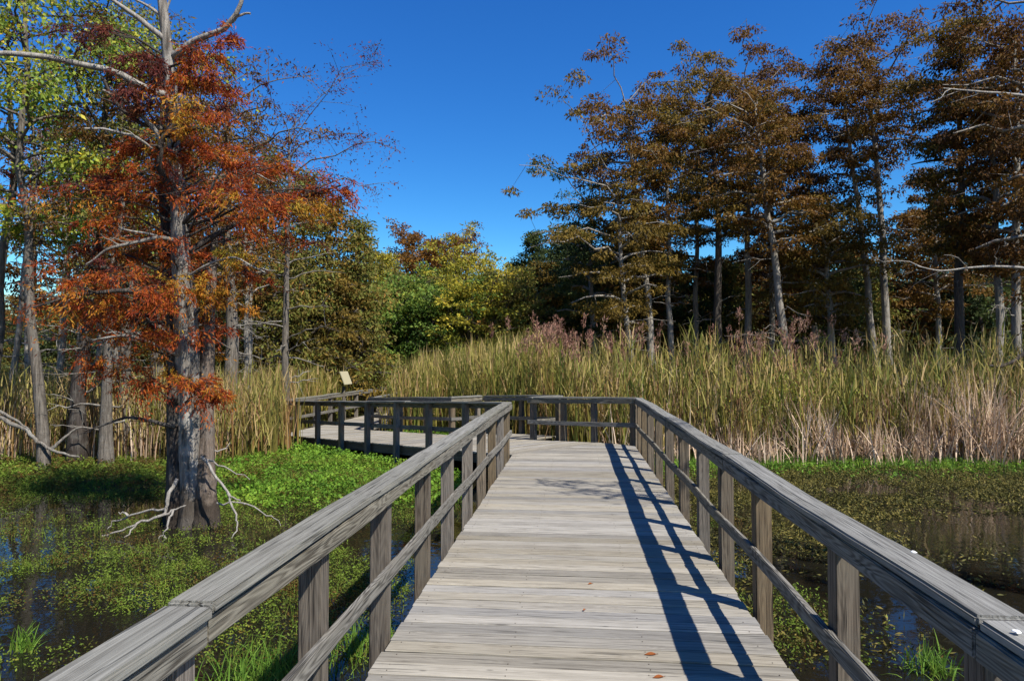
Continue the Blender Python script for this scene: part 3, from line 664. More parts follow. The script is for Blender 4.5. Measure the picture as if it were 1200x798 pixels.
for b in [(160,62,26,12,4,'M'),(120,35,22,12,3,'M'),(95,28,14,8,2,'M'),(205,62,34,18,8),(232,58,20,16,5),(258,66,18,18,4),(185,98,26,16,5,'M'),(150,95,26,12,3,'M'),(225,100,30,20,7),(252,100,14,12,3),(215,140,36,20,8),(175,135,30,18,5,'M'),(240,150,28,16,6),(155,170,34,16,5),(200,180,40,20,9),(285,185,36,18,5),(255,185,28,16,6),(330,195,34,14,4),(130,195,34,16,4),(225,215,44,18,9),(290,215,40,14,6),(180,225,44,16,7),(330,232,34,10,5),(110,225,36,14,4),(275,242,46,14,7),(385,222,20,7,4,'R',.2),(405,222,10,6,2,'R',.2),(350,243,34,8,5,'Y',.1),(85,215,26,14,3,'M'),(220,255,50,14,7),(160,275,52,14,7),(250,285,40,14,5),(110,295,44,14,5),(205,305,44,16,7),(285,300,36,14,4,'Y'),(75,335,36,12,5),(130,335,52,16,10),(180,340,44,14,8),(235,340,44,12,9),(275,345,28,9,5,'Y'),(60,355,32,11,5),(115,365,48,12,8),(165,375,44,12,7),(150,398,48,10,7),(205,395,40,10,8),(225,412,26,10,5,'Y'),(125,430,34,10,5),(170,452,42,10,6),(225,452,30,8,7),(250,460,16,6,4),(205,420,26,9,3,'Y'),(320,270,24,10,3),(235,375,22,8,4),(300,320,26,10,3),(140,250,30,12,4)]:
    blob(*b)
gl.build('limbs', M['bark_dark'], big, True)
for nm, o_, mt in (('red_foliage', outR, 'rust'), ('maroon_foliage', outM, 'maroon'), ('yellowing_foliage', outY, 'orange_y')):
    if mt == 'orange_y': M['orange_y'] = leaf_mat('yellow_orange_cypress_leaf', [(.1, (.28, .06, .010)), (.5, (.38, .17, .016)), (.85, (.26, .22, .025))], scale=1.5, trans=.42, gain=1.40)
    V, Q = flush(o_); put(nm, mesh_np(nm, V, Q, M[mt]), big)
def limb(pxs, w0, w1, mat='deadwood_grey', parent=big, org=B0, z=MZ, name='dead_limb', forks=0, seg=6):
    g = Geo(); n = len(pxs); pp = np.array([P(a, b, z + c) - org for a, b, c in pxs])
    s = np.linspace(0, 1, n); t = np.linspace(0, 1, n * 4); q = np.stack([np.interp(t, s, pp[:, k]) for k in range(3)], 1); q[1:] += rng.normal(size=(len(t) - 1, 3)) * .008
    q[1:-1] = (q[:-2] + q[1:-1] * 2 + q[2:]) / 4
    g.tube(q, np.linspace(w0, w1, len(t)) / 800 * z / 2, seg)
    for k in range(forks):
        i = rng.integers(len(t) // 3, len(t) - 1); L = np.linalg.norm(q[-1] - q[0]) * rng.uniform(.12, .3)
        v = unit(unit(q[-1] - q[0]) + rng.normal(size=3) * .6) * L
        grow_branch(g, rng, q[i], q[i] + v, w1 / 800 * z * .45 + .003, sag=0, n=5, seg=4, wig=.1)
    return g.build(name, M[mat], parent, True)
limb([(203, 115, 0), (175, 106, -.1), (130, 82, -.3), (60, 67, -.6), (0, 63, -.8), (-60, 66, -1)], 9, 5, 'deadwood')
limb([(200, 50, 0), (178, 35, -.1), (152, 14, -.2), (128, -2, -.3), (90, -40, -.4)], 8, 3, 'deadwood')
limb([(192, 22, 0), (185, 15, 0), (168, 4, .1), (150, -4, .2)], 5, 2, 'deadwood')
limb([(202, 66, 0), (228, 48, -.1), (262, 35, -.2), (277, 18, -.25), (284, 0, -.3), (286, -30, -.3)], 9, 3, 'deadwood', forks=1)
limb([(272, 26, -.22), (280, 18, -.2), (294, 15, -.2)], 4, 2.5, 'deadwood')
limb([(191, 18, 0), (197, 8, 0), (203, -10, 0)], 4, 2, 'deadwood')
limb([(204, 165, 0), (190, 150, -.2), (165, 145, -.3), (140, 128, -.3), (118, 90, -.4)], 7, 3, 'bark_dark', forks=2)
limb([(203, 200, 0), (185, 155, -.3), (150, 120, -.4), (120, 105, -.5)], 7, 2.5, 'deadwood_grey', forks=2)
limb([(205, 195, 0), (160, 160, -.6), (120, 150, -.7), (98, 151, -.8)], 4, 2, 'deadwood', forks=2)
limb([(210, 290, 0), (180, 275, -.4), (140, 268, -.5)], 4, 1.5, 'deadwood', forks=2)
limb([(212, 265, 0), (240, 235, -.5), (258, 200, -.6)], 5, 2, 'bark_dark', forks=2)
limb([(208, 240, 0), (187, 200, -.4), (188, 165, -.5), (210, 140, -.5)], 9, 5, 'bark_dark', forks=2)
limb([(212, 230, 0), (240, 210, .3), (290, 200, .5), (325, 215, .5)], 5, 2, 'deadwood_grey', forks=3)
limb([(214, 330, 0), (240, 310, -.3), (275, 300, -.4), (310, 320, -.5)], 4, 1.5, 'deadwood', forks=3)
limb([(216, 285, 0), (185, 278, -.4), (130, 290, -.6), (100, 310, -.6)], 6, 2, 'deadwood_grey', forks=4)
limb([(214, 300, 0), (270, 265, .2), (330, 240, .3), (400, 218, .2)], 8, 2, 'bark_dark', forks=4)
limb([(216, 350, 0), (150, 340, -.5), (90, 345, -.7), (40, 360, -.8)], 7, 2, 'bark_dark', forks=4)
limb([(205, 500, -.1), (185, 495, -.2), (150, 488, -.2), (100, 505, -.3)], 6, 1.5, 'bark_dark', forks=4)
limb([(220, 420, 0), (150, 392, -.4), (110, 398, -.5)], 5, 2, 'deadwood_grey', forks=4)

# bleached branches caught round its base
def fallen(label, chains, z, w0, name='fallen_branch', mat='deadwood'):
    a = P(*chains[0][0][:2], z); org = np.array([a[0], a[1], 0.]); root = thing(name, label, 'branch', tuple(org))
    g = Geo()
    for i, ch in enumerate(chains):
        q = np.array([P(c[0], c[1], z + c[2]) - org for c in ch]); s = np.linspace(0, 1, len(ch)); t = np.linspace(0, 1, len(ch) * 3)
        q = np.stack([np.interp(t, s, q[:, k]) for k in range(3)], 1); q[1:] += rng.normal(size=(len(t) - 1, 3)) * .012
        ww = w0 if i == 0 else w0 * .65
        g.tube(q, np.linspace(ww, ww * .35, len(t)) / 800 * z / 2, 6)
    g.build('branch', M[mat], root, True)
fallen('bleached forked branch reaching down into the water left of the rust red cypress', [[(208, 561, -.35), (195, 590, -.5), (192, 603, -.55), (164, 612, -.6), (140, 622, -.6), (120, 628, -.6)], [(192, 603, -.55), (218, 593, -.45)], [(203, 597, -.55), (195, 620, -.7), (184, 633, -.75)], [(164, 611, -.6), (146, 630, -.8)], [(195, 596, -.5), (165, 600, -.4), (135, 610, -.35), (125, 622, -.35)], [(192, 628, -.7), (203, 640, -.75)], [(150, 604, -.4), (140, 600, -.4)]], MZ, 4.6)
fallen('long bleached branch hanging to the water right of the rust red cypress', [[(236, 535, -.35), (252, 556, -.5), (267, 580, -.6), (277, 605, -.7), (279, 617, -.75), (272, 631, -.85)], [(266, 578, -.6), (278, 585, -.6), (286, 590, -.6)], [(254, 589, -.45), (286, 588, -.5), (315, 602, -.5), (330, 614, -.5)], [(238, 537, -.35), (262, 546, -.3), (294, 563, -.2)], [(248, 528, .1), (262, 527, .2), (270, 519, .3)]], MZ, 3.6)
fallen('long grey fallen branch slanting down into the marsh at the left edge', [[(-30, 478, 0), (0, 489, 0), (29, 504, 0), (45, 518, 0), (65, 529, 0), (92, 535, 0)], [(-10, 478, 0), (20, 492, 0), (34, 503, 0)], [(60, 526, 0), (75, 512, .1), (95, 500, .2)]], 14.6, 7, mat='deadwood_grey')

# ---- trees of the left bank
tree('hardwood_tree', 'leafy tree with yellow green leaves and grey trunk at the upper left edge', 52, 14.6, 21, 12.5, .11, 'yellowgreen', 'bark_far', lean=(-1.3, .6), lo=.42, Rr=2.9, shape='round', nb=34, twigs=11, lp=60, leafL=.125, leafW=.031, droop=.8, rise=.5, spread=.3, flare=.3, side=.6)
tree('cypress_tree', 'thin bare grey trunk at the far left edge with sparse brown twigs', 4, 16.5, 22, 11, .13, 'maroon', 'bark_far', lo=.5, Rr=1.8, nb=16, twigs=5, lp=22, leafL=.12, leafW=.02, dead=5)
tree('cypress_tree', 'dark flared cypress trunk in the reeds behind the rust red cypress', 92, 15.6, 23, 11.0, .15, 'brush', 'bark_dark', lo=.32, Rr=2.3, nb=26, padR=.42, pads=4, lp=64, leafL=.13, leafW=.02, flare=1.0, dead=9, lean=(.3, .5), flut=.15)
tree('cypress_tree', 'pale flared cypress trunk between the dark one and the rust red cypress', 124, 15.3, 24, 9.5, .11, 'brown2', 'bark_far', lo=.35, Rr=2.0, nb=24, padR=.42, pads=4, lp=64, leafL=.13, leafW=.02, flare=.9, dead=6, lean=(-.1, .5), flut=.12)
tree('cypress_tree', 'slim grey cypress just behind the left flank of the rust red cypress', 152, 16.5, 25, 10.5, .13, 'brush', 'bark_far', lo=.36, Rr=2.0, nb=24, padR=.42, pads=4, lp=64, leafL=.13, leafW=.02, flare=.8, dead=6)
tree('cypress_tree', 'grey cypress half hidden by the trunk of the rust red cypress', 185, 17.5, 26, 10, .17, 'brown2', 'bark_far', lo=.36, Rr=2.2, nb=26, lp=34, leafL=.15, leafW=.024, flare=.7, dead=5)
tree('cypress_tree', 'brown cypress with broad grey trunk right behind the rust red cypress', 263, 18.5, 27, 10.0, .20, 'brown', 'bark_far', lo=.38, Rr=2.5, nb=34, padR=.42, pads=4, lp=64, leafL=.13, leafW=.02, flare=.3, dead=8, deadL=1.8)
tree('cypress_tree', 'tall slender grey cypress with a sparse maroon top at the corner of the side boardwalk', 337, 19.6, 28, htop(140, 19.6), .12, 'maroon', 'bark_far', lo=.62, Rr=2.6, nb=22, twigs=8, lp=34, leafL=.10, leafW=.016, droop=.3, rise=.45, flare=.25, dead=16, deadL=2.0, side=-.2, wig=.03)
for k, (px, z, H, lf, lab) in enumerate([
        (30, 21, 11, 'brown2', 'thin leaning cypress far left behind the yellow green tree'), (70, 22, 10.5, 'brush', 'straight pale trunk left of the dark flared cypress'),
        (100, 24, 10, 'brown', 'dim brown cypress deep behind the dark flared trunk'), (140, 23, 10.5, 'brown2', 'rusty brown cypress deep behind the pale flared trunk'),
        (215, 22, 10, 'brown', 'brown cypress directly behind the rust red cypress crown'), (240, 25, 11.5, 'olive', 'olive brown cypress rising behind the rust red crown'),
        (292, 23, 10.6, 'olive', 'olive cypress between the broad grey trunk and the slender one')]):
    tree('cypress_tree', lab, px, z, 30 + k, H, .10, lf, 'bark_stand', lo=.34, Rr=2.0, shape='round', nb=26, padR=.45, pads=4, lp=56, leafL=.17, leafW=.028, dead=9, flare=.4)
for k, (px, z, top, dx, lab) in enumerate([(22, 19, 150, .3, 'bare slim grey trunk left of the yellow green tree'), (37, 23, 190, -.4, 'bare slim trunk leaning left under the yellow green leaves'),
        (63, 20, 165, .2, 'straight bare slim trunk just right of the yellow green tree'), (82, 22, 200, -.1, 'bare slim trunk left of the dark flared trunk'), (110, 19, 215, .3, 'bare slim trunk between the dark and the pale flared trunks'),
        (136, 21, 210, -.2, 'bare slim trunk right of the pale flared trunk'), (198, 21, 200, .2, 'bare slim trunk close behind the rust red cypress trunk'), (280, 21, 235, .1, 'bare slim trunk right of the broad grey trunk')]):
    tree('cypress_tree', lab, px, z, 160 + k, htop(top, z), .085, 'maroon', 'bark_stand', lean=(dx, .3), lo=.5, Rr=1.3, nb=16, twigs=5, lp=14, leafL=.10, leafW=.016, droop=.3, dead=9, deadL=1.6, flare=.5)
# bushy conifers stepping down from the left to the gap
for k, (px, z, top, Rr, lf, lab) in enumerate([
        (312, 26, 175, 2.5, 'brush', 'bushy brown green conifer behind the slender grey cypress'), (352, 27, 205, 2.6, 'brush', 'bushy conifer just right of the slender grey cypress'),
        (388, 28, 236, 2.6, 'olive', 'broad olive conifer left of the tree gap'), (420, 29, 262, 2.4, 'brush', 'brown green conifer sloping down toward the tree gap'),
        (368, 29, 345, 2.2, 'brush', 'low rusty green bush behind the tilted sign'), (418, 30, 352, 2.2, 'brush', 'low round bush right of the tilted sign'), (300, 27, 340, 2.0, 'brown', 'low brown bush left of the slender grey trunk')]):
    tree('conifer', lab, px, z, 50 + k, htop(top, z), .15, lf, 'bark_far_dark', lo=.06, Rr=Rr, shape='cone', nb=50, padR=.55, pads=5, lp=70, leafL=.2, leafW=.034, droop=.55, rise=.25, dead=2, flare=.2)
# far wood seen through the gap
for k, (px, z, top, Rr, lf, shp, lab) in enumerate([
        (432, 44, 300, 2.6, 'brush', 'cone', 'dull brown green tree at the left of the gap'), (452, 41, 308, 1.9, 'yellow', 'cone', 'bright yellow green tree in the gap'),
        (478, 46, 288, 2.6, 'orange', 'round', 'brown orange treetop left of the gap centre'), (508, 47, 292, 2.2, 'orange', 'round', 'small brown orange treetop in the gap centre'),
        (536, 47, 290, 2.5, 'orange', 'round', 'golden orange treetop right of the gap centre'), (500, 40, 326, 2.6, 'green', 'cone', 'broad green tree below the orange treetops'),
        (545, 40, 332, 2.8, 'yellow', 'flat', 'wide yellow green tree in the gap below the golden top'), (578, 41, 326, 2.4, 'yellow', 'cone', 'slim yellow green tree right of the gap'),
        (604, 43, 318, 2.2, 'brush', 'cone', 'brownish tree beside the dark conifer'), (626, 42, 282, 2.4, 'darkgreen', 'cone', 'dark green pointed conifer at the left end of the tall stand'),
        (466, 35, 350, 2.4, 'brush', 'round', 'low shrub at the left of the gap'), (505, 34, 356, 2.5, 'green', 'round', 'low green shrub below the gap'),
        (548, 34, 352, 2.6, 'yellow', 'round', 'low yellow green shrub below the gap'), (590, 35, 345, 2.6, 'brush', 'round', 'low brown green shrub right of the gap'), (445, 33, 360, 2.2, 'green', 'round', 'low green shrub left of the yellow green tree')]):
    tree('shrub' if 'shrub' in lab else 'deciduous_tree', lab, px, z, 70 + k, htop(top, z), .16, lf, 'bark_far_dark', cat='shrub' if 'shrub' in lab else 'tree', lo=.1, Rr=Rr, shape=shp, nb=52, padR=.46, pads=8, lp=42, leafL=.19, leafW=.045, droop=.1, rise=.95, dead=0, flare=.2, spread=.3)

for k, (px, z, top, Rr, lf, lab) in enumerate([(470, 38, 332, 2.6, 'brush', 'soft olive bush standing between the low gap shrubs and the yellow tree'), (522, 38, 338, 2.6, 'brush', 'soft olive bush in the middle of the gap'), (562, 38, 334, 2.6, 'green', 'soft green bush right of the gap middle'),
        (612, 38, 326, 2.5, 'brush', 'soft brownish bush in front of the dark pointed conifer'), (640, 39, 318, 2.5, 'olive', 'soft olive bush right of the dark pointed conifer'), (405, 36, 322, 2.4, 'green', 'green bush between the sloping conifers and the gap')]):
    tree('shrub', lab, px, z, 180 + k, htop(top, z), .12, lf, 'bark_far_dark', cat='shrub', lo=.06, Rr=Rr, shape='cone', nb=54, padR=.45, pads=8, lp=46, leafL=.17, leafW=.036, droop=.2, rise=.8, flare=.2)
# ---- tall cypress stand on the right
def cyp(lab, px, z, top, r0, seed, topdx=0, lf='brown', bark='bark_stand', **kw):
    H = htop(top + 26, z); dx = topdx / 800 * z
    a = dict(lo=.50, Rr=2.91, shape='flat', nb=30, tipr=.03, thin=1.5, padR=.52, pads=5, lp=135, leafL=.175, leafW=.034, droop=.8, rise=.3, dead=7, deadL=2.2, flare=.35, wig=.05)
    a.update(kw)
    return tree('cypress_tree', lab, px, z, seed, H, r0, lf, bark, lean=(dx * RT[0], dx * RT[1]), **a)
cyp('tall leaning cypress with open crown at the left end of the right hand stand', 769, 31, 92, .17, 101, -34, 'brown', lo=.52, Rr=3.36, nb=30)
cyp('straight slim cypress just right of the leaning left end cypress', 786, 32, 95, .13, 102, -6, 'olive', lo=.42, Rr=2.46, nb=24)
cyp('shorter cypress with wide dark crown at the left end of the right hand stand', 738, 30, 185, .13, 103, -14, 'olive', lo=.36, Rr=3.81, nb=30, side=3.1)
cyp('dark cypress with low spreading crown left of the leaning cypress', 700, 34, 215, .15, 104, -10, 'darkgreen', lo=.3, Rr=3.58, nb=26)
cyp('big dense cypress with dark trunk and golden brown top', 842, 32.5, 58, .20, 105, -8, 'olive', 'bark_far_dark', lo=.50, Rr=3.3, nb=34)
cyp('dense brown cypress between the dark trunk and the leaning pale one', 872, 34, 70, .17, 106, 6, 'brown', lo=.52, Rr=3.58, nb=30)
cyp('pale trunked cypress leaning left in the middle of the right hand stand', 933, 29, 92, .19, 107, -46, 'brown', lo=.5, Rr=3.36, nb=26, dead=12)
cyp('mid height cypress right behind the pale leaning trunk', 950, 33, 175, .15, 108, 0, 'brown2', lo=.42, Rr=3.36, nb=28)
cyp('shorter forked cypress left of the tallest pair', 978, 30, 225, .17, 109, -12, 'olive', lo=.42, Rr=2.91, nb=30)
cyp('left of the tallest pair of cypresses, leaning left with a flat top', 1031, 31, 52, .17, 110, -42, 'brown', lo=.66, Rr=3.14, nb=24, dead=5)
cyp('right of the tallest pair of cypresses, its flat crown highest of all', 1043, 31, 20, .18, 111, -26, 'brown', lo=.66, Rr=3.81, nb=24, dead=5)
cyp('dense drooping cypress right of the tallest pair', 1128, 27, 18, .19, 112, 8, 'olive', 'bark_far_dark', lo=.42, Rr=2.60, nb=34, droop=.8)
cyp('rusty cypress near the right edge with a pale straight trunk', 1166, 26, 40, .15, 113, 4, 'brown2', lo=.40, Rr=2.58, nb=30, droop=.8)
cyp('rust brown cypress at the right edge with several pale dead limbs', 1192, 24.5, 10, .16, 114, 6, 'brown2', lo=.36, Rr=2.69, nb=34, droop=.8, dead=12)
cyp('slim cypress between the tallest pair and the drooping cypress', 1098, 33, 190, .13, 115, 0, 'brown', lo=.40, Rr=2.91, nb=30)
cyp('slim dark cypress behind the golden topped one', 815, 36, 110, .14, 116, 4, 'brown', lo=.4, Rr=2.91, nb=26)
cyp('brown cypress filling the space behind the pale leaning trunk', 905, 36, 85, .15, 117, 0, 'brown2', lo=.36, Rr=3.36, nb=29)
cyp('cypress just outside the right edge reaching rust brown branches into view', 1262, 19, -60, .2, 118, 0, 'brown2', lo=.2, Rr=3.36, nb=34, leafL=.16, leafW=.026, dead=8)
edge = [o for o in bpy.data.objects if o.get('label', '').startswith('cypress just outside the right edge')][0]
limb([(1262, 372, 0), (1225, 398, 0), (1205, 410, 0), (1188, 424, 0), (1170, 430, 0), (1160, 428, 0)], 7, 2.5, 'bark_dark', edge, np.array(edge.location), 17.5)
limb([(1270, 330, 0), (1200, 313, 0), (1150, 312, 0), (1100, 318, 0), (1075, 312, 0)], 4, 1.2, 'deadwood', edge, np.array(edge.location), 18, forks=4)
limb([(1270, 130, 0), (1200, 112, 0), (1150, 108, 0), (1105, 104, 0)], 5, 1.5, 'deadwood', edge, np.array(edge.location), 18, forks=3)
ov = thing('hardwood_tree', 'sparse tree outside the frame on the right whose limb shades the boardwalk', 'tree', (8.6, 4.0, -.1))
rq = np.random.default_rng(3); g = Geo(); out = []
g.tube([(0, 0, -.4), (.1, .05, 3), (-.1, .1, 6), (-.2, .2, 9), (-.1, .3, 12.5)], [.2, .16, .13, .09, .02], 9)
for e in [(-4.6, 2.1, 7.7), (-4.9, 2.9, 7.4), (-3.9, 1.6, 8.0), (1.8, -1, 10), (.6, -2.4, 11), (1.5, -.8, 8.5)]:
    a = np.array([-.1, .15, e[2] - 1.2]); pts = grow_branch(g, rq, a, np.array(e), .05, sag=.1, n=8, seg=5, wig=.04)
    twig_leaves(g, rq, pts, 1.7, 9, 26, .11, .026, .4, .2, out, s0=.55, tr=.008)
g.build('trunk', M['bark_far'], ov, True); V, Q = flush(out); put('crown', mesh_np('crown', V, Q, M['brown2']), ov)
# understory: alike dark trees behind the stand, copies of three
us = []
for k, (lf, H, shp, bk) in enumerate([('darkgreen', 9.5, 'round', 'bark_far_dark'), ('brush', 8.5, 'cone', 'bark_far_dark'), ('brown', 10.5, 'round', 'bark_far')]):
    us.append(tree('understory_tree', ['dense dark green tree at the left foot of the tall cypress stand', 'bushy brown green tree just left of the leaning left end cypress', 'brown cypress straight behind the leaning left end cypress'][k], [668, 720, 760][k], [41, 40, 42][k], 140 + k, H, .16, lf, bk, group='understory trees of the wood', lo=.1, Rr=2.9, shape=shp, nb=44, padR=.8, pads=5, lp=60, leafL=.28, leafW=.06, droop=.4, rise=.35, dead=3, flare=.2))
rg = random.Random(8)
FRONT = [(738, 'the wide dark crown at the left end'), (769, 'the leaning left end cypress'), (815, 'the slim dark cypress'), (842, 'the golden topped cypress'), (890, 'the gap left of the pale leaning trunk'), (933, 'the pale leaning trunk'), (978, 'the short forked cypress'), (1037, 'the tallest pair'), (1098, 'the slim cypress beside the tallest pair'), (1128, 'the drooping cypress'), (1166, 'the rusty cypress with straight trunk'), (1200, 'the cypresses at the right edge')]
LFRONT = [(4, 'the far left trunk'), (52, 'the yellow green tree'), (92, 'the dark flared trunk'), (124, 'the pale flared trunk'), (170, 'the left flank of the rust red cypress'), (215, 'the rust red cypress'), (263, 'the broad grey trunk'), (337, 'the slender grey cypress'), (398, 'the tilted sign')]
seen = {}
KIND = ['dense dark green tree', 'bushy brown green tree', 'brown cypress']
RANK = ['first', 'second', 'third', 'fourth', 'fifth', 'sixth', 'seventh', 'eighth', 'ninth']
todo = []
for k in range(54):
    i = k % 3; px = 645 + (k * 13.7) % 620 + rg.uniform(-12, 12); z = [38, 44, 50, 56][k % 4] + rg.uniform(-2, 2)
    todo.append((i, px, z, rg.uniform(.72, 1.0), FRONT))
for k in range(24):
    i = [1, 2, 0][k % 3]; todo.append((i, -60 + k * 20.5 + rg.uniform(-8, 8), 33 + rg.uniform(0, 12), rg.uniform(.42, .6) if k < 9 else rg.uniform(.65, .9), LFRONT))
for i, px, z, sc_, fr in sorted(todo, key=lambda t: t[2]):
    nm = min(fr, key=lambda t: abs(t[0] - px))[1]; seen[(i, nm)] = seen.get((i, nm), 0) + 1
    copy_tree(us[i], px, z, '%s %s standing back behind %s' % (RANK[seen[(i, nm)] - 1], KIND[i], nm), sc_, rg.uniform(0, 6.28))
# far-off wood closing the horizon: nobody could count it
out = []; g = Geo(); r_ = np.random.default_rng(77)
for k in range(240):
    a = -52 + 104 * k / 239 + r_.uniform(-.3, .3); z = r_.uniform(58, 82); x, y = G2(600 + math.tan(R(a)) * 800, z); H = r_.uniform(6.5, 9.5)
    g.tube([(x, y, -.2), (x, y, H * .8)], [.15, .05], 4)
    n = 420; v = r_.normal(size=(n, 3)); v = unit(v) * r_.random((n, 1)) ** .4
    c = np.array([x, y, H * .52]) + v * np.array([2.4, 2.4, H * .48]); d = unit(r_.normal(size=(n, 3)))
    out.append(leaf_arrays(c, d, r_.uniform(.35, .7, n), r_.uniform(.1, .2, n), r_))
V, Q = flush(out); put('distant_wood', mesh_np('distant_wood', V, Q, M['brush']), kind='stuff')
g.build('distant_trunks', M['bark_far_dark'], None, kind='stuff')

# ------------------------------------------------------------------ reeds, plumes, grasses
def scatter(n, x0, x1, z0, z1, keep, r):
    """points in lateral/depth coordinates of the view axis, kept with probability keep(xc, z, x, y)"""
    xc = r.uniform(x0, x1, n); z = r.uniform(z0, z1, n); p = RT[None] * xc[:, None] + F[None] * z[:, None]
    k = r.random(n) < keep(xc, z, p[:, 0], p[:, 1])
    return xc[k], z[k], p[k]
def on_walk(x, y):
    m = (x > XL - .3) & (x < XR + .3) & (y < 15.3)
    q0, q1 = x - A0[0], y - A0[1]; t = q0 * U[0] + q1 * U[1]; s = q0 * N[0] + q1 * N[1]
    m |= (t > -1) & (t < 10.5) & (s > -.25) & (s < np.where((t > T1 - .2) & (t < T2 + .2), W2 + ALC + .3, W2 + .3)) & ~((t < 0) & (x < XL))
    m |= (x > C0[0] - .25) & (x < C1[0] + .35) & (y > C0[1]) & (y < 30.5)
    return m
def blades(name, n, x0, x1, z0, z1, keep, hf, wid, lean, mat, r, bend=1.8, k=4, zoff=-.05):
    xc, z, p = scatter(n, x0, x1, z0, z1, lambda a, b, x, y: np.where(on_walk(x, y), 0, keep(a, b, x, y)), r)
    m = len(p); base = np.stack([p[:, 0], p[:, 1], np.maximum(land(p[:, 0], p[:, 1]), 0) + zoff], 1)
    h = hf(xc, z, p[:, 0], p[:, 1]) * r.uniform(.62, 1.08, m); a = r.uniform(0, 2 * math.pi, m); ln = np.abs(r.normal(size=m)) * lean * h
    V, Q = ribbons(base, h, np.stack([np.cos(a) * ln, np.sin(a) * ln], 1), bend, wid * r.uniform(.6, 1.3, m), r, k)
    put(name, mesh_np(name, V, Q, M[mat]), kind='stuff')
r_ = np.random.default_rng(5)
def rk(xc, z, x, y):
    n = fbm(x * .5, y * .5, 3, 4); edge = sstep(15.6, 16.5, z + (n - .5) * 2.4) * sstep(-.4, .6, xc + (z - 16) * .35)
    return edge * (.18 + .82 * sstep(.3, .6, fbm(x * 1.1, y * 1.1, 31, 2)))
def rh(xc, z, x, y):
    px = 600 + xc / z * 800
    top = np.interp(px, [560, 620, 690, 760, 850, 1000, 1100, 1250], [405, 393, 392, 397, 397, 392, 392, 398])
    h = EYE + (421 - top) / 800 * z
    return np.clip(h, 1.6, 3.6) * (.48 + .74 * fbm(x * 1.2, y * 1.2, 41, 3)) * (.72 + .28 * sstep(15.5, 18.5, z))
blades('reed_bed', 15000, -1.5, 17, 15.4, 24, rk, lambda a, b, x, y: rh(a, b, x, y) * r_.uniform(.5, 1.06, len(a)), .015, .20, 'reed', r_, 2.2)
blades('green_reeds', 7000, -1.5, 17, 15.4, 24, lambda a, b, x, y: rk(a, b, x, y) * sstep(.47, .56, fbm(x * .45, y * .45, 51, 2)), lambda a, b, x, y: rh(a, b, x, y) * r_.uniform(.5, 1.04, len(a)), .024, .2, 'reed_green', r_)
blades('dead_reeds', 9000, 2.3, 17, 15.0, 18.2, lambda a, b, x, y: rk(a, b + .6, x, y) * (.3 + .7 * sstep(2.5, 6, a)), lambda a, b, x, y: .6 + 2.0 * vnoise(x * 1.1, y * 1.1, 61) ** 1.5, .016, .5, 'deadreed', r_, 1.3)
def side_leaves(name, n, x0, x1, z0, z1, keep, hf, mat, r, wid=.015, L=(.3, .75)):
    """leaf blades springing from the reed stems at every height"""
    xc, z, p = scatter(n, x0, x1, z0, z1, lambda a, b, x, y: np.where(on_walk(x, y), 0, keep(a, b, x, y)), r); m = len(p)
    H = hf(xc, z, p[:, 0], p[:, 1]); base = np.stack([p[:, 0], p[:, 1], H * r.uniform(.12, .97, m)], 1)
    ln = r.uniform(L[0], L[1], m); a = r.uniform(0, 2 * math.pi, m); q = ln * np.clip(np.abs(r.normal(size=m)) * .42, .05, .95)
    V, Q = ribbons(base, ln * r.uniform(.75, 1.05, m), np.stack([np.cos(a) * q, np.sin(a) * q], 1), 1.25, wid * r.uniform(.6, 1.3, m), r, 3)
    put(name, mesh_np(name, V, Q, M[mat]), kind='stuff')
side_leaves('reed_leaves', 17000, -1.5, 17, 15.4, 22, rk, rh, 'reed_leaf', r_)
side_leaves('green_reed_leaves', 9000, -1.5, 17, 15.4, 22, lambda a, b, x, y: rk(a, b, x, y) * sstep(.44, .56, fbm(x * .45, y * .45, 51, 2)), rh, 'reed_green', r_, .018)
# reeds behind the gap and the left marsh
blades('marsh_reeds', 19000, -9.5, 1.5, 18.5, 36, lambda a, b, x, y: sstep(20.0, 22.5, b + np.clip(-a - 3, 0, 9) * -.15 + np.clip(a + 2, 0, 4) * .9) * (.5 + .5 * vnoise(x, y, 71)), lambda a, b, x, y: np.clip(EYE + (421 - np.interp(600 + a / b * 800, [250, 330, 430, 500, 560, 620], [442, 436, 428, 416, 404, 394])) / 800 * b, 1.2, 3.4) * (.8 + .3 * vnoise(x * .6, y * .6, 72)), .019, .16, 'reed_green', r_)
blades('tan_marsh_reeds', 7000, -9.5, 1.5, 18.5, 31, lambda a, b, x, y: sstep(20.0, 22.5, b + np.clip(a + 2, 0, 4) * .9) * (.4 + .6 * vnoise(x, y, 73)), lambda a, b, x, y: np.clip(EYE + (421 - np.interp(600 + a / b * 800, [250, 330, 430, 500, 560, 620], [442, 436, 428, 416, 404, 394])) / 800 * b, 1.2, 3.4) * (.75 + .3 * vnoise(x * .6, y * .6, 74)), .017, .18, 'reed', r_)
blades('cattail_bed', 9000, -17, -5.6, 15.2, 22, lambda a, b, x, y: sstep(15.2, 16.4, b + (fbm(x * .5, y * .5, 3, 4) - .5) * 2) * (.4 + .6 * vnoise(x, y, 75)), lambda a, b, x, y: 1.75 + .5 * fbm(x * .8, y * .8, 76, 2), .016, .15, 'reed', r_)
blades('dead_cattails', 2500, -17, -6.5, 15.2, 18, lambda a, b, x, y: sstep(15.2, 16.2, b) * .8, lambda a, b, x, y: 1.2 + .8 * vnoise(x, y, 77), .013, .2, 'deadreed', r_)
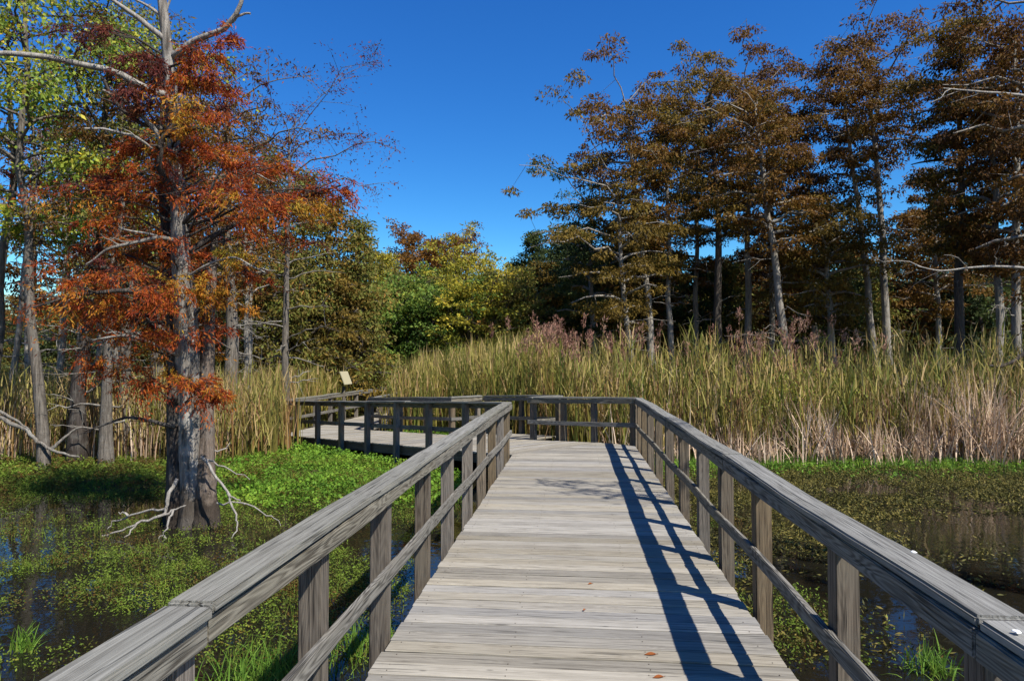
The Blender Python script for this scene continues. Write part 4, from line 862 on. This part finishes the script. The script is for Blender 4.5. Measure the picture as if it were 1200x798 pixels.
side_leaves('marsh_leaves', 9000, -9.5, 1.5, 20, 27, lambda a, b, x, y: sstep(20.0, 22.5, b + np.clip(a + 2, 0, 4) * .9) * .8, lambda a, b, x, y: np.clip(EYE + (421 - np.interp(600 + a / b * 800, [250, 330, 430, 500, 560, 620], [442, 436, 428, 416, 404, 394])) / 800 * b, 1.2, 3.4) * .95, 'reed_leaf', r_)
side_leaves('cattail_leaves', 6000, -17, -5.6, 15.4, 18, lambda a, b, x, y: .8 + 0 * a, lambda a, b, x, y: 1.9 + 0 * a, 'reed_leaf', r_, .012)
# plumes
def plumes(name, n, x0, x1, z0, z1, keep, r):
    xc, z, p = scatter(n, x0, x1, z0, z1, lambda a, b, x, y: np.where(on_walk(x, y), 0, keep(a, b, x, y)), r); out = []; g = Geo()
    H = rh(xc, z, p[:, 0], p[:, 1]) * r.uniform(.95, 1.16, len(p)) + .2
    for (x, y), h in zip(p, H):
        v = np.array([r.normal() * .10, r.normal() * .10, 1]); v = unit(v); b = np.array([x, y, .05]); t = b + v * h
        g.tube([b, (b + t) / 2, t], [.006, .005, .003], 3)
        m = 46; s = r.random(m); c = t - v * (s * .42 - .06)[:, None]; rad = .095 * np.sin(np.clip(s * 1.1 + .1, 0, 1) * math.pi) + .01
        c = c + r.normal(size=(m, 3)) * rad[:, None] * .6; d = unit(v + r.normal(size=(m, 3)) * .35 + np.array([.18, .1, -.1]))
        out.append(leaf_arrays(c, d, r.uniform(.07, .15, m), r.uniform(.009, .018, m), r))
    V, Q = flush(out); put(name, mesh_np(name, V, Q, M['plume']), kind='stuff'); g.build(name.replace('plumes', 'stalks'), M['reed'], None, kind='stuff')
plumes('reed_plumes', 720, -1, 14, 17.2, 23.5, lambda a, b, x, y: rk(a, b, x, y) * np.maximum(np.exp(-((600 + a / b * 800 - 645) / 45) ** 2), np.maximum(.22 * np.exp(-((600 + a / b * 800 - 745) / 40) ** 2), .55 * np.exp(-((600 + a / b * 800 - 925) / 75) ** 2))) + .0, r_)

g = Geo(); xc, z, p = scatter(900, -1, 13, 15.8, 18.5, lambda a, b, x, y: np.where(on_walk(x, y), 0, rk(a, b, x, y) * .35), r_)
for (x, y), h in zip(p, rh(xc, z, p[:, 0], p[:, 1]) * r_.uniform(.6, .95, len(p))):
    v = unit(np.array([r_.normal() * .09, r_.normal() * .09, 1])); b = np.array([x, y, 0.]); t = b + v * h
    g.tube([b, (b + t) / 2, t - v * .16, t - v * .15, t - v * .01, t, t + v * .1], [.006, .005, .004, .016, .016, .004, .002], 5)
M['cattail'] = bark_mat('cattail_head', (0.052, 0.024, 0.011), (0.148, 0.074, 0.033), lich=.4, lichen=(0.311, 0.244, 0.163)); g.build('cattail_heads', M['cattail'], None, kind='stuff')

# ------------------------------------------------------------------ floating plants, tufts, debris
def low_plants(name, n, x0, x1, z0, z1, keep, hgt, leafL, leafW, mat, r, per=7):
    xc, z, p = scatter(n, x0, x1, z0, z1, lambda a, b, x, y: np.where(on_walk(x, y), 0, keep(a, b, x, y)), r); m = len(p)
    gzv = np.maximum(land(p[:, 0], p[:, 1]), 0.0); c = np.repeat(np.stack([p[:, 0], p[:, 1], gzv], 1), per, 0); k = len(c)
    hh = np.repeat(hgt(xc, z, p[:, 0], p[:, 1]), per)
    c = c + r.normal(size=(k, 3)) * np.array([leafL * .8, leafL * .8, 0]); c[:, 2] += r.random(k) ** 1.3 * hh + .004
    d = unit(r.normal(size=(k, 3)) * np.array([1, 1, .45]) + np.array([0, 0, .35]))
    V, Q = leaf_arrays(c, d, leafL * r.uniform(.6, 1.4, k), leafW * r.uniform(.6, 1.4, k), r)
    put(name, mesh_np(name, V, Q, M[mat]), kind='stuff')
def green_w(a, b, x, y):
    n = fbm(x * .8, y * .8, 81, 3)
    px = 600 + a / b * 800
    w_ = sstep(9.8, 12.6, b + (n - .5) * 3.5) * sstep(232, 262, px + (n - .5) * 50)
    return w_ * (.55 + .45 * n)
low_plants('bright_floating_plants', 15000, -8.5, -.8, 9.2, 21.5, lambda a, b, x, y: green_w(a, b, x, y), lambda a, b, x, y: .10 + .10 * vnoise(x * 1.5, y * 1.5, 82), .06, .019, 'mat_leaf', r_, 6)
def patch(a, b, x, y, lo=.46, hi=.60, s=91, f=.9): return sstep(lo, hi, fbm(x * f, y * f, s, 4))
low_plants('marsh_plants', 56000, -13, -1, 5.2, 16, lambda a, b, x, y: patch(a, b, x, y, .31, .47) * (1 - .55 * np.exp(-((b - 9.6) / 1.1) ** 2) * sstep(-1.5, -3.5, a)) * (.40 + .7 * np.maximum(sstep(11, 13, b), np.exp(-((b - 7.3) / 1.25) ** 2))), lambda a, b, x, y: .03 + .30 * fbm(x * 2.2, y * 2.2, 92, 2) ** 2, .027, .0055, 'marsh_leaf', r_, 8)
low_plants('bank_plants', 9000, -16, -5, 11.8, 16.4, lambda a, b, x, y: sstep(11.8, 13.6, b + (fbm(x, y, 95, 3) - .5) * 3) * .8, lambda a, b, x, y: .10 + .1 * vnoise(x, y, 96), .06, .014, 'marsh_leaf', r_, 5)
blades('marsh_grass', 30000, -13, -.8, 4.2, 16, lambda a, b, x, y: patch(a, b, x, y, .40, .56) * (.3 + .7 * np.exp(-((b - 7.2) / 1.4) ** 2)), lambda a, b, x, y: .10 + .16 * vnoise(x * 2, y * 2, 93), .0038, .5, 'marsh_blade', r_, 1.5, 3)
blades('right_bank_grass', 9000, 2.2, 16, 13.6, 16.6, lambda a, b, x, y: sstep(14.0, 15.2, b + (fbm(x * .8, y * .8, 97, 3) - .5) * 2.2), lambda a, b, x, y: .16 + .22 * vnoise(x * 1.6, y * 1.6, 98), .007, .45, 'grass', r_, 1.5, 3)
low_plants('right_bank_plants', 4500, 1.6, 16, 12.8, 16.6, lambda a, b, x, y: sstep(13.0, 15.0, b + (fbm(x * .8, y * .8, 99, 3) - .5) * 2.5) * .7, lambda a, b, x, y: .06 + .1 * vnoise(x, y, 100), .06, .015, 'mat_leaf', r_, 5)
low_plants('floating_debris', 30000, 1.5, 12, 5.5, 15, lambda a, b, x, y: patch(a, b, x, y, .36, .54, 111, 1.1) * np.maximum(sstep(6.2, 8.6, b - np.clip(a - 4.5, 0, 3) * .9), .7 * sstep(4.0, 2.0, a)), lambda a, b, x, y: .015 + .03 * vnoise(x, y, 112), .06, .008, 'debris', r_, 3)
blades('floating_stems', 3200, 1.7, 12, 6, 15, lambda a, b, x, y: patch(a, b, x, y, .46, .62, 111, 1.1) * sstep(8, 10.5, b), lambda a, b, x, y: .08 + .1 * vnoise(x * 2, y * 2, 113), .005, 1.4, 'debris', r_, 1.2, 3, 0)
low_plants('walkway_edge_plants', 7000, 1.3, 3.4, 5.2, 14.5, lambda a, b, x, y: np.exp(-((x - 1.9) / .5) ** 2) * patch(a, b, x, y, .38, .55, 121, 1.2), lambda a, b, x, y: .05 + .1 * vnoise(x * 2, y * 2, 122), .028, .006, 'marsh_leaf', r_, 5)
low_plants('yellow_marsh_plants', 5000, 5.0, 10, 16.6, 19.5, lambda a, b, x, y: np.exp(-((600 + a / b * 800 - 925) / 55) ** 2) * (.3 + .7 * vnoise(x * 1.4, y * 1.4, 131)), lambda a, b, x, y: 1.3 + 1.0 * vnoise(x * 1.2, y * 1.2, 132), .07, .014, 'yellowgreen', r_, 6)
low_plants('base_plants', 2600, -6.6, -2.8, 8.4, 10.9, lambda a, b, x, y: np.exp(-(((x - mx_) / .75) ** 2 + ((y - my_) / .75) ** 2)) * sstep(.35, .55, fbm(x * 2, y * 2, 141, 3)) * ((x - mx_) ** 2 + (y - my_) ** 2 > .09), lambda a, b, x, y: .03 + .12 * vnoise(x * 3, y * 3, 142), .03, .007, 'marsh_leaf', r_, 7)
low_plants('right_marsh_plants', 16000, 1.4, 13, 5.6, 14.5, lambda a, b, x, y: patch(a, b, x, y, .42, .56, 151, 1.0) * np.maximum(sstep(8.5, 11, b - np.clip(a - 5, 0, 3) * .8), .6 * sstep(4.0, 2.0, a)), lambda a, b, x, y: .03 + .10 * vnoise(x * 2, y * 2, 152), .03, .006, 'debris', r_, 7)
# grass tufts one can pick out
def tuft(label, px, z, n, h, rad, seed):
    r = np.random.default_rng(seed); x, y = G2(px, z); root = thing('grass_clump', label, 'grass', (x, y, 0))
    b = np.stack([r.normal(size=n) * rad, r.normal(size=n) * rad, 0 * np.zeros(n) - .03], 1); hh = h * r.uniform(.5, 1.1, n)
    V, Q = ribbons(b, hh, r.normal(size=(n, 2)) * h * .38, 1.6, .006 * r.uniform(.6, 1.3, n), r, 4)
    put('blades', mesh_np('blades', V, Q, M['grass']), root)
tuft('lone bright green grass clump in the dark water beyond the right railing', 1086, 5.25, 150, .22, .10, 1)
tuft('bright green grass clump in the water under the left railing', 318, 5.1, 420, .26, .22, 2)
tuft('green grass clump between the left railing posts beside the deck', 432, 5.6, 200, .24, .14, 3)
tuft('small green grass clump in open water at the lower left', 36, 5.6, 60, .24, .05, 4)
